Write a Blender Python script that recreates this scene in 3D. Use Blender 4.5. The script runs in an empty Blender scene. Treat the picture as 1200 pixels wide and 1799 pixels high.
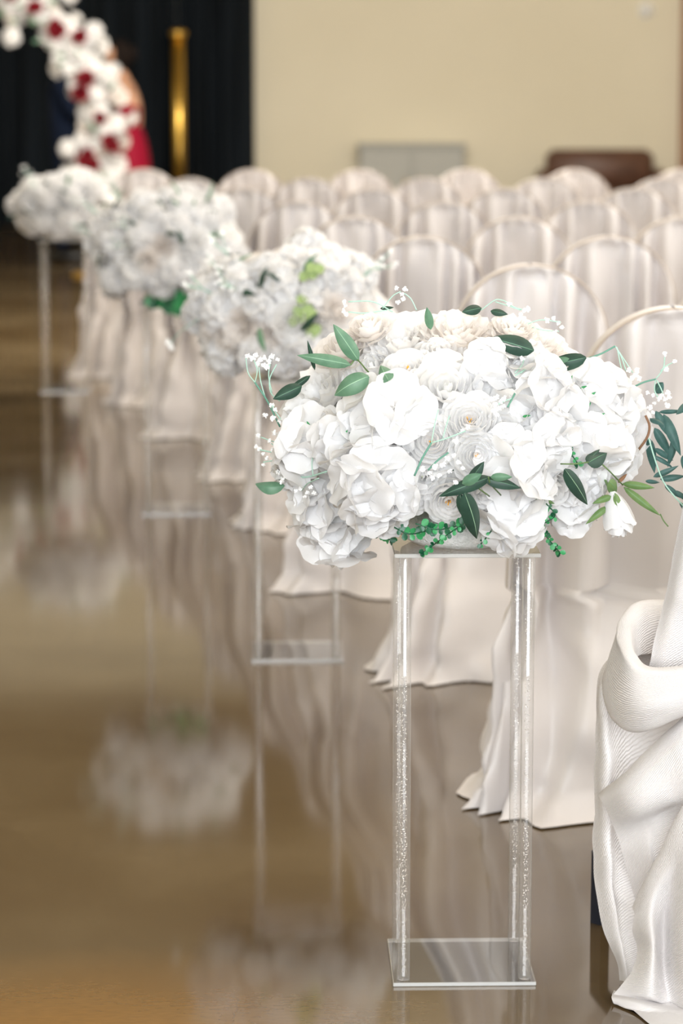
import bpy, bmesh, math, random
import numpy as np
from mathutils import Vector, Matrix, Euler, noise

scn = bpy.context.scene
COL = scn.collection
R = math.radians
PI = math.pi

# ------------------------------------------------------------------ camera
FPX, HOR, CAM_Z = 4800.0, 135.0, 1.516          # focal length in pixels of the 1200x1799 frame, horizon row, eye height
PITCH = math.atan((899.5 - HOR) / FPX)
cd = bpy.data.cameras.new('camera')
cd.sensor_fit = 'VERTICAL'
cd.sensor_height = 36.0
cd.lens = 36.0 * FPX / 1799.0
cd.clip_end = 200
cd.dof.use_dof = True
cd.dof.focus_distance = 4.42
cd.dof.aperture_fstop = 3.9
cam = bpy.data.objects.new('camera', cd)
COL.objects.link(cam)
cam.location = (0, 0, CAM_Z)
cam.rotation_euler = (PI / 2 - PITCH, 0, 0)
scn.camera = cam

# ------------------------------------------------------------------ world, light, exposure
w = bpy.data.worlds.new('world')
scn.world = w
w.use_nodes = True
bg = w.node_tree.nodes['Background']
bg.inputs[0].default_value = (0.80, 0.90, 1.0, 1)
bg.inputs[1].default_value = 1.0


def area_light(name, loc, rot, sx, sy, power, col):
    l = bpy.data.lights.new(name, 'AREA')
    l.shape = 'RECTANGLE'
    l.size, l.size_y = sx, sy
    l.energy = power
    l.color = col
    o = bpy.data.objects.new(name, l)
    COL.objects.link(o)
    o.location = loc
    o.rotation_euler = [R(a) for a in rot]
    return o


# daylight through the glass wall behind the camera and the side windows, warm ceiling lamps over the seats
area_light('daylight_rear', (0.2, -3.8, 2.7), (78, 0, 2), 8, 3.4, 960, (0.94, 0.97, 1.0))
area_light('daylight_side', (5.7, 7.0, 2.9), (84, 0, 90), 14, 3.0, 400, (0.94, 0.97, 1.0))
area_light('ceiling_lamps', (1.6, 8.5, 4.75), (0, 0, 0), 3.5, 9, 290, (1.0, 0.88, 0.72))
area_light('far_wall_wash', (0.6, 15.4, 4.7), (42, 0, 0), 4, 2.5, 1500, (1.0, 0.93, 0.82))  # added wash to brighten the far wall, no fixture known there

scn.view_settings.view_transform = 'Standard'
scn.view_settings.look = 'None'
scn.view_settings.gamma = 1
scn.view_settings.use_curve_mapping = False
scn.view_settings.exposure = 0.12
scn.cycles.use_denoising = True
scn.cycles.max_bounces = 12
scn.cycles.transmission_bounces = 12
scn.cycles.transparent_max_bounces = 12
scn.cycles.diffuse_bounces = 10
scn.cycles.glossy_bounces = 5
scn.cycles.caustics_refractive = False
scn.cycles.caustics_reflective = False
scn.cycles.sample_clamp_indirect = 6


# ------------------------------------------------------------------ helpers
def at(px, py, Y):
    """world point on the sight line of a photograph pixel at distance Y down the hall"""
    x, y = (px - 600) / FPX, -(py - 899.5) / FPX
    c, s = math.cos(PITCH), math.sin(PITCH)
    d = Vector((x, c + y * s, -s + y * c))
    return Vector((0, 0, CAM_Z)) + d * (Y / d.y)


def ground(px, py):
    x, y = (px - 600) / FPX, -(py - 899.5) / FPX
    c, s = math.cos(PITCH), math.sin(PITCH)
    d = Vector((x, c + y * s, -s + y * c))
    return Vector((0, 0, CAM_Z)) + d * (-CAM_Z / d.z)


def thing(name, label, cat, loc=(0, 0, 0), rotz=0, group=None):
    o = bpy.data.objects.new(name, None)
    o.empty_display_size = 0.05
    COL.objects.link(o)
    o.location = loc
    o.rotation_euler = (0, 0, rotz)
    o['label'] = label
    o['category'] = cat
    if group:
        o['group'] = group
    return o


def mesh(name, V, F, m, smooth=True, mats=None, fm=None):
    me = bpy.data.meshes.new(name)
    me.from_pydata([tuple(map(float, v)) for v in V], [], [tuple(map(int, f)) for f in F])
    me.materials.append(m)
    for x in (mats or []):
        me.materials.append(x)
    if fm is not None:
        me.polygons.foreach_set('material_index', fm)
    if smooth:
        me.polygons.foreach_set('use_smooth', [True] * len(me.polygons))
    me.update()
    return me


def obj(name, me, parent=None, mat=None):
    o = bpy.data.objects.new(name, me)
    COL.objects.link(o)
    if parent is not None:
        o.parent = parent
    if mat is not None:
        o.matrix_local = mat
    return o


def struct(name, me):
    o = obj(name, me)
    o['kind'] = 'structure'
    return o


def tag(o, label, cat, group=None):
    o['label'] = label
    o['category'] = cat
    if group:
        o['group'] = group
    return o


def grid_faces(nu, nv, off=0, wrap=False):
    F = []
    for j in range(nv - 1):
        for i in range(nu if wrap else nu - 1):
            a = j * nu + i
            b = j * nu + (i + 1) % nu
            F.append((off + a, off + b, off + b + nu, off + a + nu))
    return F


class MB:
    def __init__(self):
        self.V, self.F, self.M = [], [], []

    def add(self, V, F, mi=0):
        n = len(self.V)
        self.V += [tuple(v) for v in V]
        self.F += [tuple(i + n for i in f) for f in F]
        self.M += [mi] * len(F)
        return self

    def box(self, x0, x1, y0, y1, z0, z1, mi=0, bev=0.0):
        b = min(bev, (x1 - x0) / 2.01, (y1 - y0) / 2.01, (z1 - z0) / 2.01)
        if b <= 0:
            V = [(x, y, z) for z in (z0, z1) for y in (y0, y1) for x in (x0, x1)]
            F = [(0, 2, 3, 1), (4, 5, 7, 6), (0, 1, 5, 4), (2, 6, 7, 3), (0, 4, 6, 2), (1, 3, 7, 5)]
            return self.add(V, F, mi)
        rings = []
        for z, ins in ((z0, b), (z0 + b, 0), (z1 - b, 0), (z1, b)):
            r = []
            for (cx, cy, sx, sy) in ((x0, y0, 1, 1), (x1, y0, -1, 1), (x1, y1, -1, -1), (x0, y1, 1, -1)):
                p, q = (cx + sx * (b + ins * .3), cy + sy * ins), (cx + sx * ins, cy + sy * (b + ins * .3))
                r += [q, p] if sx * sy > 0 else [p, q]
            rings.append([(a, c, z) for a, c in r])
        V = [p for r in rings for p in r]
        F = grid_faces(8, 4, 0, True) + [tuple(range(7, -1, -1)), tuple(range(24, 32))]
        return self.add(V, F, mi)

    def tube(self, pts, rad, n=8, mi=0, cap=True):
        pts = [Vector(p) for p in pts]
        rads = rad if isinstance(rad, (list, tuple)) else [rad] * len(pts)
        V = []
        prev = None
        for i, p in enumerate(pts):
            t = (pts[min(i + 1, len(pts) - 1)] - pts[max(i - 1, 0)]).normalized()
            if prev is None:
                a = Vector((0, 0, 1)) if abs(t.z) < .9 else Vector((1, 0, 0))
                u = t.cross(a).normalized()
            else:
                u = (prev - t * prev.dot(t)).normalized()
            prev = u
            v = t.cross(u)
            for k in range(n):
                an = 2 * PI * k / n
                V.append(p + (u * math.cos(an) + v * math.sin(an)) * rads[i])
        F = grid_faces(n, len(pts), 0, True)
        if cap:
            F += [tuple(range(n - 1, -1, -1)), tuple(range((len(pts) - 1) * n, len(pts) * n))]
        return self.add(V, F, mi)

    def lathe(self, prof, n=20, c=(0, 0, 0), mi=0, sx=1, sy=1):
        V = []
        for r, z in prof:
            for k in range(n):
                a = 2 * PI * k / n
                V.append((c[0] + r * sx * math.cos(a), c[1] + r * sy * math.sin(a), c[2] + z))
        F = grid_faces(n, len(prof), 0, True) + [tuple(range(n - 1, -1, -1)), tuple(range((len(prof) - 1) * n, len(prof) * n))]
        return self.add(V, F, mi)

    def build(self, name, m, parent=None, smooth=True, mats=None, mat=None):
        return obj(name, mesh(name, self.V, self.F, m, smooth, mats, self.M), parent, mat)


def catmull(P, n):
    """resample a polyline of rows (k, ..., dim) into n rows with a Catmull-Rom curve"""
    P = np.asarray(P, float)
    k = len(P)
    Q = np.concatenate([[2 * P[0] - P[1]], P, [2 * P[-1] - P[-2]]])
    out = []
    for i in range(n):
        t = i / (n - 1) * (k - 1)
        j = min(int(t), k - 2)
        f = t - j
        a, b, c, d = Q[j], Q[j + 1], Q[j + 2], Q[j + 3]
        out.append(.5 * ((2 * b) + (c - a) * f + (2 * a - 5 * b + 4 * c - d) * f ** 2 + (3 * b - a - 3 * c + d) * f ** 3))
    return np.array(out)


def smooth_path(pts, n):
    return [Vector(p) for p in catmull([tuple(p) for p in pts], n)]


def look(z, up=Vector((0, 0, 1)), spin=0.0):
    """rotation taking +Z to direction z"""
    return Vector((0, 0, 1)).rotation_difference(Vector(z).normalized()).to_matrix().to_4x4() @ Matrix.Rotation(spin, 4, 'Z')


# ------------------------------------------------------------------ materials
def mat(name, col, rough=.5, metal=0.0, **kw):
    m = bpy.data.materials.new(name)
    m.use_nodes = True
    b = m.node_tree.nodes['Principled BSDF']
    b.inputs['Base Color'].default_value = (*col, 1)
    b.inputs['Roughness'].default_value = rough
    b.inputs['Metallic'].default_value = metal
    for k, v in kw.items():
        b.inputs[k.replace('_', ' ')].default_value = v
    return m


def N(m, t, **kw):
    n = m.node_tree.nodes.new(t)
    for k, v in kw.items():
        setattr(n, k, v)
    return n


def vary(m, c0, c1, scale, detail=3, stretch=(1, 1, 1), coord='Object', bump=0.0, bscale=None):
    nt = m.node_tree
    b = nt.nodes['Principled BSDF']
    tc = N(m, 'ShaderNodeTexCoord')
    mp = N(m, 'ShaderNodeMapping')
    mp.inputs['Scale'].default_value = stretch
    nt.links.new(tc.outputs[coord], mp.inputs[0])
    ns = N(m, 'ShaderNodeTexNoise')
    ns.inputs['Scale'].default_value = scale
    ns.inputs['Detail'].default_value = detail
    nt.links.new(mp.outputs[0], ns.inputs['Vector'])
    cr = N(m, 'ShaderNodeValToRGB')
    cr.color_ramp.elements[0].position = .35
    cr.color_ramp.elements[1].position = .65
    cr.color_ramp.elements[0].color = (*c0, 1)
    cr.color_ramp.elements[1].color = (*c1, 1)
    nt.links.new(ns.outputs['Fac'], cr.inputs[0])
    nt.links.new(cr.outputs[0], b.inputs['Base Color'])
    if bump:
        n2 = N(m, 'ShaderNodeTexNoise')
        n2.inputs['Scale'].default_value = bscale or scale * 4
        n2.inputs['Detail'].default_value = 2
        nt.links.new(mp.outputs[0], n2.inputs['Vector'])
        bp = N(m, 'ShaderNodeBump')
        bp.inputs['Strength'].default_value = bump
        bp.inputs['Distance'].default_value = .01
        nt.links.new(n2.outputs['Fac'], bp.inputs['Height'])
        nt.links.new(bp.outputs[0], b.inputs['Normal'])
    return m


def thin(m, col, amt):
    """let light through a thin petal or leaf"""
    nt = m.node_tree
    b = nt.nodes['Principled BSDF']
    out = nt.nodes['Material Output']
    t = N(m, 'ShaderNodeBsdfTranslucent')
    t.inputs[0].default_value = (*col, 1)
    mx = N(m, 'ShaderNodeMixShader')
    mx.inputs[0].default_value = amt
    nt.links.new(b.outputs[0], mx.inputs[1])
    nt.links.new(t.outputs[0], mx.inputs[2])
    nt.links.new(mx.outputs[0], out.inputs[0])
    return m


M = {}
M['petal'] = thin(vary(mat('white_petal', (.93, .93, .94), .6), (.845, .84, .84), (.875, .872, .872), 30, 2, (1, 1, 1), 'Object', .12, 220), (.88, .88, .885), .44)
M['petal_rose'] = thin(vary(mat('white_rose_petal', (.93, .92, .92), .6), (.92, .915, .91), (.95, .945, .94), 30, 2, (1, 1, 1), 'Object', .12, 220), (.95, .95, .95), .52)
M['petal_warm'] = thin(vary(mat('warm_tint_petal', (.92, .88, .84), .6), (.88, .845, .82), (.90, .875, .855), 25, 2, (1, 1, 1), 'Object', .12, 220), (.92, .89, .86), .46)  # warmer copy of the white petal, ceiling light put into the colour
M['petal_red'] = mat('red_petal', (.20, .004, .012), .6)
M['gold_stamen'] = mat('gold_stamen', (.85, .42, .03), .6)
M['greenish'] = mat('pale_green_heart', (.80, .85, .55), .6)
M['leaf_dark'] = thin(vary(mat('dark_leaf', (.03, .08, .05), .5), (.012, .040, .027), (.022, .062, .041), 40), (.03, .10, .05), .08)
M['leaf_mid'] = thin(vary(mat('sage_leaf', (.12, .27, .15), .5), (.085, .19, .115), (.14, .26, .165), 40), (.10, .24, .12), .12)
M['leaf_olive'] = thin(vary(mat('olive_leaf', (.12, .20, .06), .5), (.09, .17, .05), (.16, .25, .09), 40), (.15, .30, .08), .15)
M['leaf_teal'] = thin(vary(mat('eucalyptus_leaf', (.05, .14, .12), .5), (.026, .078, .070), (.060, .135, .122), 40), (.05, .14, .11), .12)
M['leaf_bright'] = mat('bright_green_leaflet', (.035, .26, .085), .4)
M['leaf_deep'] = mat('deep_green_leaflet', (.006, .085, .035), .4)
M['lime'] = mat('lime_green_blossom', (.27, .37, .14), .6)
M['vein'] = mat('pale_leaf_rib', (.10, .24, .13), .5)
M['vein_light'] = mat('light_leaf_rib', (.33, .52, .33), .5)
M['stem_pale'] = mat('pale_mint_stem', (.36, .56, .46), .5)
M['stem_dark'] = mat('dark_green_stem', (.10, .26, .19), .5)
M['stem_brown'] = mat('brown_twig', (.20, .10, .05), .7)
M['blossom'] = mat('baby_breath_blossom', (.93, .93, .92), .7)
M['moss'] = vary(mat('green_moss', (.02, .09, .04), .9), (.008, .06, .025), (.04, .20, .08), 60)
M['foam'] = vary(mat('frosted_foam', (.80, .82, .80), .5), (.72, .75, .73), (.88, .89, .88), 120, 2, (1, 1, 1), 'Object', .4, 300)


def acrylic(name, tint, edge, rim, power=4.0):
    """thin clear acrylic: see through, with Fresnel reflections and bright edge glints painted in as diffuse white"""
    m = bpy.data.materials.new(name)
    m.use_nodes = True
    nt = m.node_tree
    nt.nodes.clear()
    out = N(m, 'ShaderNodeOutputMaterial')
    tr = N(m, 'ShaderNodeBsdfTransparent')
    tr.inputs[0].default_value = (*tint, 1)
    gl = N(m, 'ShaderNodeBsdfGlossy')
    gl.inputs['Roughness'].default_value = .02
    df = N(m, 'ShaderNodeBsdfDiffuse')
    df.inputs[0].default_value = (.85, .85, .83, 1)  # diffuse white painted in where the edges would glint
    lw = N(m, 'ShaderNodeLayerWeight')
    lw.inputs[0].default_value = .5
    pw = N(m, 'ShaderNodeMath', operation='POWER')
    pw.inputs[1].default_value = power
    fr = N(m, 'ShaderNodeMath', operation='MULTIPLY_ADD')
    fr.inputs[1].default_value = .9
    fr.inputs[2].default_value = .06
    nt.links.new(lw.outputs['Facing'], pw.inputs[0])
    nt.links.new(pw.outputs[0], fr.inputs[0])
    m1 = N(m, 'ShaderNodeMixShader')
    m2 = N(m, 'ShaderNodeMixShader')
    p3 = N(m, 'ShaderNodeMath', operation='POWER')
    p3.inputs[1].default_value = 4.0
    ed = N(m, 'ShaderNodeMath', operation='MULTIPLY_ADD')
    ed.inputs[1].default_value = rim
    ed.inputs[2].default_value = edge
    nt.links.new(lw.outputs['Facing'], p3.inputs[0])
    nt.links.new(p3.outputs[0], ed.inputs[0])
    nt.links.new(ed.outputs[0], m1.inputs[0])
    nt.links.new(tr.outputs[0], m1.inputs[1])
    nt.links.new(df.outputs[0], m1.inputs[2])
    nt.links.new(fr.outputs[0], m2.inputs[0])
    nt.links.new(m1.outputs[0], m2.inputs[1])
    nt.links.new(gl.outputs[0], m2.inputs[2])
    nt.links.new(m2.outputs[0], out.inputs[0])
    return m


M['acrylic'] = acrylic('clear_acrylic_rod', (.95, .945, .94), .05, .75)
M['acrylic_edge'] = acrylic('clear_acrylic_edge', (.93, .94, .90), .45, 0)
M['acrylic_plate'] = acrylic('clear_acrylic_plate', (.985, .985, .98), .12, 0, 2.6)  # diffuse share paints in part of the plate's bright reflection
M['bubble'] = mat('bubble_glint', (.95, .94, .93), .12, 1.0)
M['navy_metal'] = mat('dark_navy_metal', (.006, .010, .022), .35)
M['cream_wall'] = vary(mat('cream_wall_paint', (.74, .68, .53), .85), (.72, .66, .51), (.76, .70, .55), .6)
M['ceiling'] = mat('ceiling_paint', (.44, .39, .31), .9)
M['wood'] = vary(mat('brown_wood_trim', (.25, .10, .035), .5), (.20, .08, .03), (.32, .14, .05), 5, 4, (6, 6, .6))
M['brass'] = vary(mat('brushed_brass', (.75, .48, .10), .32, 1.0), (.70, .44, .08), (.80, .52, .13), 3)
M['grey_paint'] = mat('grey_cabinet_paint', (.42, .42, .39), .6)
M['brown_leather'] = vary(mat('brown_leather', (.10, .045, .025), .5), (.08, .035, .02), (.13, .06, .035), 8)
M['white_plastic'] = mat('white_plastic', (.85, .85, .83), .4)
M['navy_cloth'] = mat('navy_suit_cloth', (.005, .010, .026), .9, Specular_IOR_Level=.15)
M['red_cloth'] = mat('red_satin_dress', (.24, .001, .020), .7, Specular_IOR_Level=.2)
M['skin'] = mat('skin', (.50, .27, .17), .55, Subsurface_Weight=.1)
M['hair'] = mat('black_hair', (.008, .005, .004), .8, Specular_IOR_Level=.1)
M['eye'] = mat('eye_dark', (.02, .012, .01), .3)
M['lips'] = mat('lips', (.4, .10, .09), .5)
M['shoe'] = mat('black_shoe', (.01, .01, .01), .3)
M['shirt'] = mat('white_shirt', (.8, .8, .8), .7)
M['curtain'] = vary(mat('black_velvet_drape', (.006, .008, .011), .85, Specular_IOR_Level=.15), (.004, .006, .008), (.009, .013, .018), 2, 2, (3, 3, .3))


def fabric(name, c0, c1, thread):
    m = mat(name, c1, .42, Sheen_Weight=.25, Sheen_Roughness=.4, Specular_IOR_Level=.45)
    vary(m, c0, c1, 3)
    if thread:
        nt = m.node_tree
        b = nt.nodes['Principled BSDF']
        tc = N(m, 'ShaderNodeTexCoord')
        mp = N(m, 'ShaderNodeMapping')
        mp.inputs['Rotation'].default_value = (0, 0, .25)
        nt.links.new(tc.outputs['UV'], mp.inputs[0])
        wv = N(m, 'ShaderNodeTexWave', wave_type='BANDS', bands_direction='Y')
        wv.inputs['Scale'].default_value = 24
        wv.inputs['Distortion'].default_value = 3.2
        wv.inputs['Detail'].default_value = 2
        wv.inputs['Detail Scale'].default_value = 1.2
        nt.links.new(mp.outputs[0], wv.inputs['Vector'])
        bp = N(m, 'ShaderNodeBump')
        bp.inputs['Strength'].default_value = .5
        bp.inputs['Distance'].default_value = .004
        nt.links.new(wv.outputs['Fac'], bp.inputs['Height'])
        nt.links.new(bp.outputs[0], b.inputs['Normal'])
    return m


M['satin'] = fabric('ivory_satin', (.69, .65, .632), (.735, .70, .688), False)
M['crinkle'] = fabric('crinkled_ivory_taffeta', (.75, .715, .70), (.79, .76, .748), True)
M['piping'] = mat('taupe_seam', (.46, .38, .31), .6)

# stained, polished concrete
mf = M['floor'] = mat('polished_brown_concrete', (.2, .14, .09), .13, IOR=1.9)
nt = mf.node_tree
b = nt.nodes['Principled BSDF']
tc = N(mf, 'ShaderNodeTexCoord')
n1 = N(mf, 'ShaderNodeTexNoise')
n1.inputs['Scale'].default_value = .9
n1.inputs['Detail'].default_value = 6
n1.inputs['Roughness'].default_value = .6
nt.links.new(tc.outputs['Object'], n1.inputs['Vector'])
cr = N(mf, 'ShaderNodeValToRGB')
e = cr.color_ramp.elements
e[0].position, e[0].color = .30, (.078, .046, .018, 1)
e[1].position, e[1].color = .72, (.172, .124, .066, 1)
k = e.new(.5)
k.color = (.115, .078, .037, 1)
nt.links.new(n1.outputs['Fac'], cr.inputs[0])
# an ochre stain at the near left of the aisle
sub = N(mf, 'ShaderNodeVectorMath', operation='DISTANCE')
sub.inputs[1].default_value = (-.40, 4.10, 0)
nt.links.new(tc.outputs['Object'], sub.inputs[0])
mr = N(mf, 'ShaderNodeMapRange')
mr.inputs['From Min'].default_value = .10
mr.inputs['From Max'].default_value = .55
mr.inputs['To Min'].default_value = .85
mr.inputs['To Max'].default_value = 0
nt.links.new(sub.outputs['Value'], mr.inputs[0])
mx = N(mf, 'ShaderNodeMix', data_type='RGBA')
nt.links.new(mr.outputs[0], mx.inputs[0])
nt.links.new(cr.outputs[0], mx.inputs[6])
mx.inputs[7].default_value = (.26, .118, .012, 1)
# hairline cracks
vo = N(mf, 'ShaderNodeTexVoronoi', feature='DISTANCE_TO_EDGE')
vo.inputs['Scale'].default_value = .55
nw = N(mf, 'ShaderNodeTexNoise')
nw.inputs['Scale'].default_value = 5
nw.inputs['Detail'].default_value = 5
nt.links.new(tc.outputs['Object'], nw.inputs['Vector'])
ad = N(mf, 'ShaderNodeMix', data_type='RGBA')
ad.inputs[0].default_value = .18
nt.links.new(tc.outputs['Object'], ad.inputs[6])
nt.links.new(nw.outputs['Color'], ad.inputs[7])
nt.links.new(ad.outputs[2], vo.inputs['Vector'])
mr2 = N(mf, 'ShaderNodeMapRange')
mr2.inputs['From Min'].default_value = 0
mr2.inputs['From Max'].default_value = .0016
mr2.inputs['To Min'].default_value = .22
mr2.inputs['To Max'].default_value = 0
nt.links.new(vo.outputs['Distance'], mr2.inputs[0])
mx2 = N(mf, 'ShaderNodeMix', data_type='RGBA')
nt.links.new(mr2.outputs[0], mx2.inputs[0])
nt.links.new(mx.outputs[2], mx2.inputs[6])
mx2.inputs[7].default_value = (.07, .05, .035, 1)
n4 = N(mf, 'ShaderNodeTexNoise')
n4.inputs['Scale'].default_value = 110
n4.inputs['Detail'].default_value = 4
mp4 = N(mf, 'ShaderNodeMapping')
mp4.inputs['Scale'].default_value = (.35, 1, 1)
nt.links.new(tc.outputs['Object'], mp4.inputs[0])
nt.links.new(mp4.outputs[0], n4.inputs['Vector'])
mr4 = N(mf, 'ShaderNodeMapRange')
mr4.inputs['From Min'].default_value = .3
mr4.inputs['From Max'].default_value = .7
mr4.inputs['To Min'].default_value = .90
mr4.inputs['To Max'].default_value = 1.10
nt.links.new(n4.outputs['Fac'], mr4.inputs[0])
sc4 = N(mf, 'ShaderNodeVectorMath', operation='SCALE')
nt.links.new(mx2.outputs[2], sc4.inputs[0])
nt.links.new(mr4.outputs[0], sc4.inputs['Scale'])
nt.links.new(sc4.outputs[0], b.inputs['Base Color'])
bp4 = N(mf, 'ShaderNodeBump')
bp4.inputs['Strength'].default_value = .006
bp4.inputs['Distance'].default_value = .002
nt.links.new(n4.outputs['Fac'], bp4.inputs['Height'])
nt.links.new(bp4.outputs[0], b.inputs['Normal'])
n3 = N(mf, 'ShaderNodeTexNoise')
n3.inputs['Scale'].default_value = 3
n3.inputs['Detail'].default_value = 5
nt.links.new(tc.outputs['Object'], n3.inputs['Vector'])
mr3 = N(mf, 'ShaderNodeMapRange')
mr3.inputs['To Min'].default_value = .05
mr3.inputs['To Max'].default_value = .10
nt.links.new(n3.outputs['Fac'], mr3.inputs[0])
nt.links.new(mr3.outputs[0], b.inputs['Roughness'])

# ------------------------------------------------------------------ the hall
WALL_Y = 28.7
X0, X1, CEIL = -6.0, 6.0, 5.0


def slab(name, x0, x1, y0, y1, z0, z1, m):
    return struct(name, mesh(name, *(lambda q: (q.V, q.F))(MB().box(x0, x1, y0, y1, z0, z1)), m, False))


slab('floor', X0, X1, -4.2, WALL_Y, -.1, 0, M['floor'])
slab('ceiling', X0, X1, -4.2, WALL_Y, CEIL, CEIL + .1, M['ceiling'])
slab('wall_back', X0, X1, WALL_Y, WALL_Y + .2, 0, CEIL, M['cream_wall'])
slab('wall_left', X0 - .2, X0, -4.2, WALL_Y, 0, CEIL, M['cream_wall'])
slab('wall_right', X1, X1 + .2, -4.2, WALL_Y, 0, CEIL, M['cream_wall'])
slab('baseboard_back', -.8, 3.5, WALL_Y - .02, WALL_Y, 0, .12, M['cream_wall'])
# wooden post at the right edge of the cream wall
xr = (1191 - 600) / FPX * (WALL_Y - .15)
slab('trim_1', xr, xr + .35, WALL_Y - .12, WALL_Y, 0, 3.2, M['wood'])


def window(name, y0, y1, z0, z1, n):
    """white frame and mullions of the tall side window"""
    q = MB()
    for z in (z0, z1 - .08):
        q.box(X1 - .36, X1 - .33, y0, y1, z, z + .08)
    for i in range(n + 1):
        y = y0 + (y1 - y0 - .08) * i / n
        q.box(X1 - .36, X1 - .33, y, y + .08, z0, z1)
    return struct(name, mesh(name, q.V, q.F, M['white_plastic'], False))


window('window_1', 0, 14, 1.3, 4.5, 7)


def curtain(name, label, x0, x1, y, top, seed, group):
    rnd = random.Random(seed)
    n = int((x1 - x0) / .018)
    xs = np.linspace(x0, x1, n)
    ph = rnd.random() * 6
    prof = .055 * np.sin(xs * 38 + ph + .8 * np.sin(xs * 9)) + .03 * np.sin(xs * 17 + ph * 2)
    V, zs = [], np.linspace(top, .01, 9)
    for z in zs:
        f = .8 + .35 * (1 - z / top)
        for x, p in zip(xs, prof):
            V.append((x, y + p * f, z))
    t = thing(name, label, 'curtain', ((x0 + x1) / 2, y, 0), 0, group)
    L = Vector(t.location)
    me = mesh('drape', [Vector(v) - L for v in V], grid_faces(n, len(zs)), M['curtain'])
    obj('drape', me, t)
    MB().box(x0 - L.x, x1 - L.x, -.07, .07, top - .02, top + .05).build('heading', M['curtain'], t, False)
    return t


sx = lambda px, Y: (px - 600) / FPX * Y * 1.0
curtain('black_curtain', 'wide black floor length drape left of the gold column, behind the couple', -5.2, sx(318, 28.3), 28.12, 2.85, 1, 'black drapes on the far wall')
curtain('black_curtain', 'narrow black drape between the gold column and the cream wall', sx(316, 28.3), sx(448, 28.3), 28.42, 2.85, 2, 'black drapes on the far wall')

# gold column between the drapes
t = thing('gold_column', 'slim polished gold column standing between two black drapes', 'column', (sx(317, 27.8), 27.8, 0))
MB().lathe([(.11, 0), (.11, .03), (.085, .05), (.07, .08)], 24).build('base', M['brass'], t)
MB().lathe([(.062, .08), (.062, 1.9)], 24).build('shaft', M['brass'], t)
MB().lathe([(.062, 1.9), (.085, 1.93), (.085, 1.97), (.03, 1.985)], 24).build('cap', M['brass'], t)

# grey cabinet against the cream wall
cx = sx(722, 28.4)
t = thing('grey_cabinet', 'low pale grey cabinet standing against the far cream wall', 'cabinet', (cx, 28.42, 0))
MB().box(-.54, .54, -.2, .22, .06, .80, bev=.01).build('body', M['grey_paint'], t, False)
MB().box(-.56, .56, -.23, .23, .80, .84, bev=.008).build('top', M['grey_paint'], t, False)
for s in (-1, 1):
    d = MB().box(-.255, .255, -.012, .012, -.33, .33, bev=.006).build('door', M['grey_paint'], t, False, mat=Matrix.Translation((s * .265, -.214, .44)))
    MB().tube([(-s * .2, -.03, -.06), (-s * .2, -.03, .06)], .008).build('handle', M['brass'], d)
MB().box(-.5, .5, -.16, .18, 0, .06).build('plinth', M['grey_paint'], t, False)

# brown settee near the right end of the wall
t = thing('brown_settee', 'dark brown leather settee below the cream wall, at the right end', 'settee', (sx(1055, 28), 28.1, 0))
MB().box(-.55, .55, -.35, .3, .12, .40, bev=.04).build('seat', M['brown_leather'], t)
MB().box(-.55, .55, .12, .36, .38, .78, bev=.07).build('backrest', M['brown_leather'], t)
for s in (-1, 1):
    MB().box(-.08, .08, -.36, .34, .12, .58, bev=.05).build('armrest', M['brown_leather'], t, mat=Matrix.Translation((s * .58, 0, 0)))
    for q in (-1, 1):
        MB().lathe([(.018, 0), (.028, .13)], 10).build('leg', M['wood'], t, mat=Matrix.Translation((s * .5, q * .28, 0)))

# white round wall lamp
p = at(1135, 18, WALL_Y)
t = thing('wall_lamp', 'small round white lamp high on the far cream wall', 'lamp', (p.x, WALL_Y, p.z))
MB().lathe([(.085, 0), (.085, .02), (.07, .03)], 24).build('mount', M['white_plastic'], t, mat=Matrix.Rotation(PI / 2, 4, 'X'))
MB().lathe([(.065, .03), (.06, .06), (.04, .085), (.012, .095)], 24).build('shade', M['white_plastic'], t, mat=Matrix.Rotation(PI / 2, 4, 'X'))


# ------------------------------------------------------------------ flowers
def rose_petal(rnd, ha, P0, P1, P2, lip, nu=9, nv=8, spiral=0.0, ruf=.03, round_=.3):
    """patch of a surface of revolution around +Z: a petal wrapping the flower's axis"""
    V = []
    ph, ph2 = rnd.random() * 6.3, rnd.random() * 6.3
    k = 2.2 + rnd.random() * 1.6
    for j in range(nv):
        for i in range(nu):
            u = -1 + 2 * i / (nu - 1)
            v = j / (nv - 1) * (1 - round_ * abs(u) ** 3)
            a, b, c = (1 - v) ** 2, 2 * v * (1 - v), v * v
            r = a * P0[0] + b * P1[0] + c * P2[0]
            h = a * P0[1] + b * P1[1] + c * P2[1]
            t = max(0, (v - .62) / .38)
            r += lip * t ** 1.6 + ruf * v ** 3 * math.sin(k * 3 * u + ph)
            h += -lip * .55 * t ** 2.2 + ruf * v ** 3 * math.sin(k * 2 * u + ph2)
            r *= 1 + spiral * u
            az = ha * u
            V.append((r * math.cos(az), r * math.sin(az), h))
    return V, grid_faces(nu, nv)


def rotz(V, a, s=1.0, dz=0):
    c, q = math.cos(a), math.sin(a)
    return [((x * c - y * q) * s, (x * q + y * c) * s, z * s + dz) for x, y, z in V]


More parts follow.
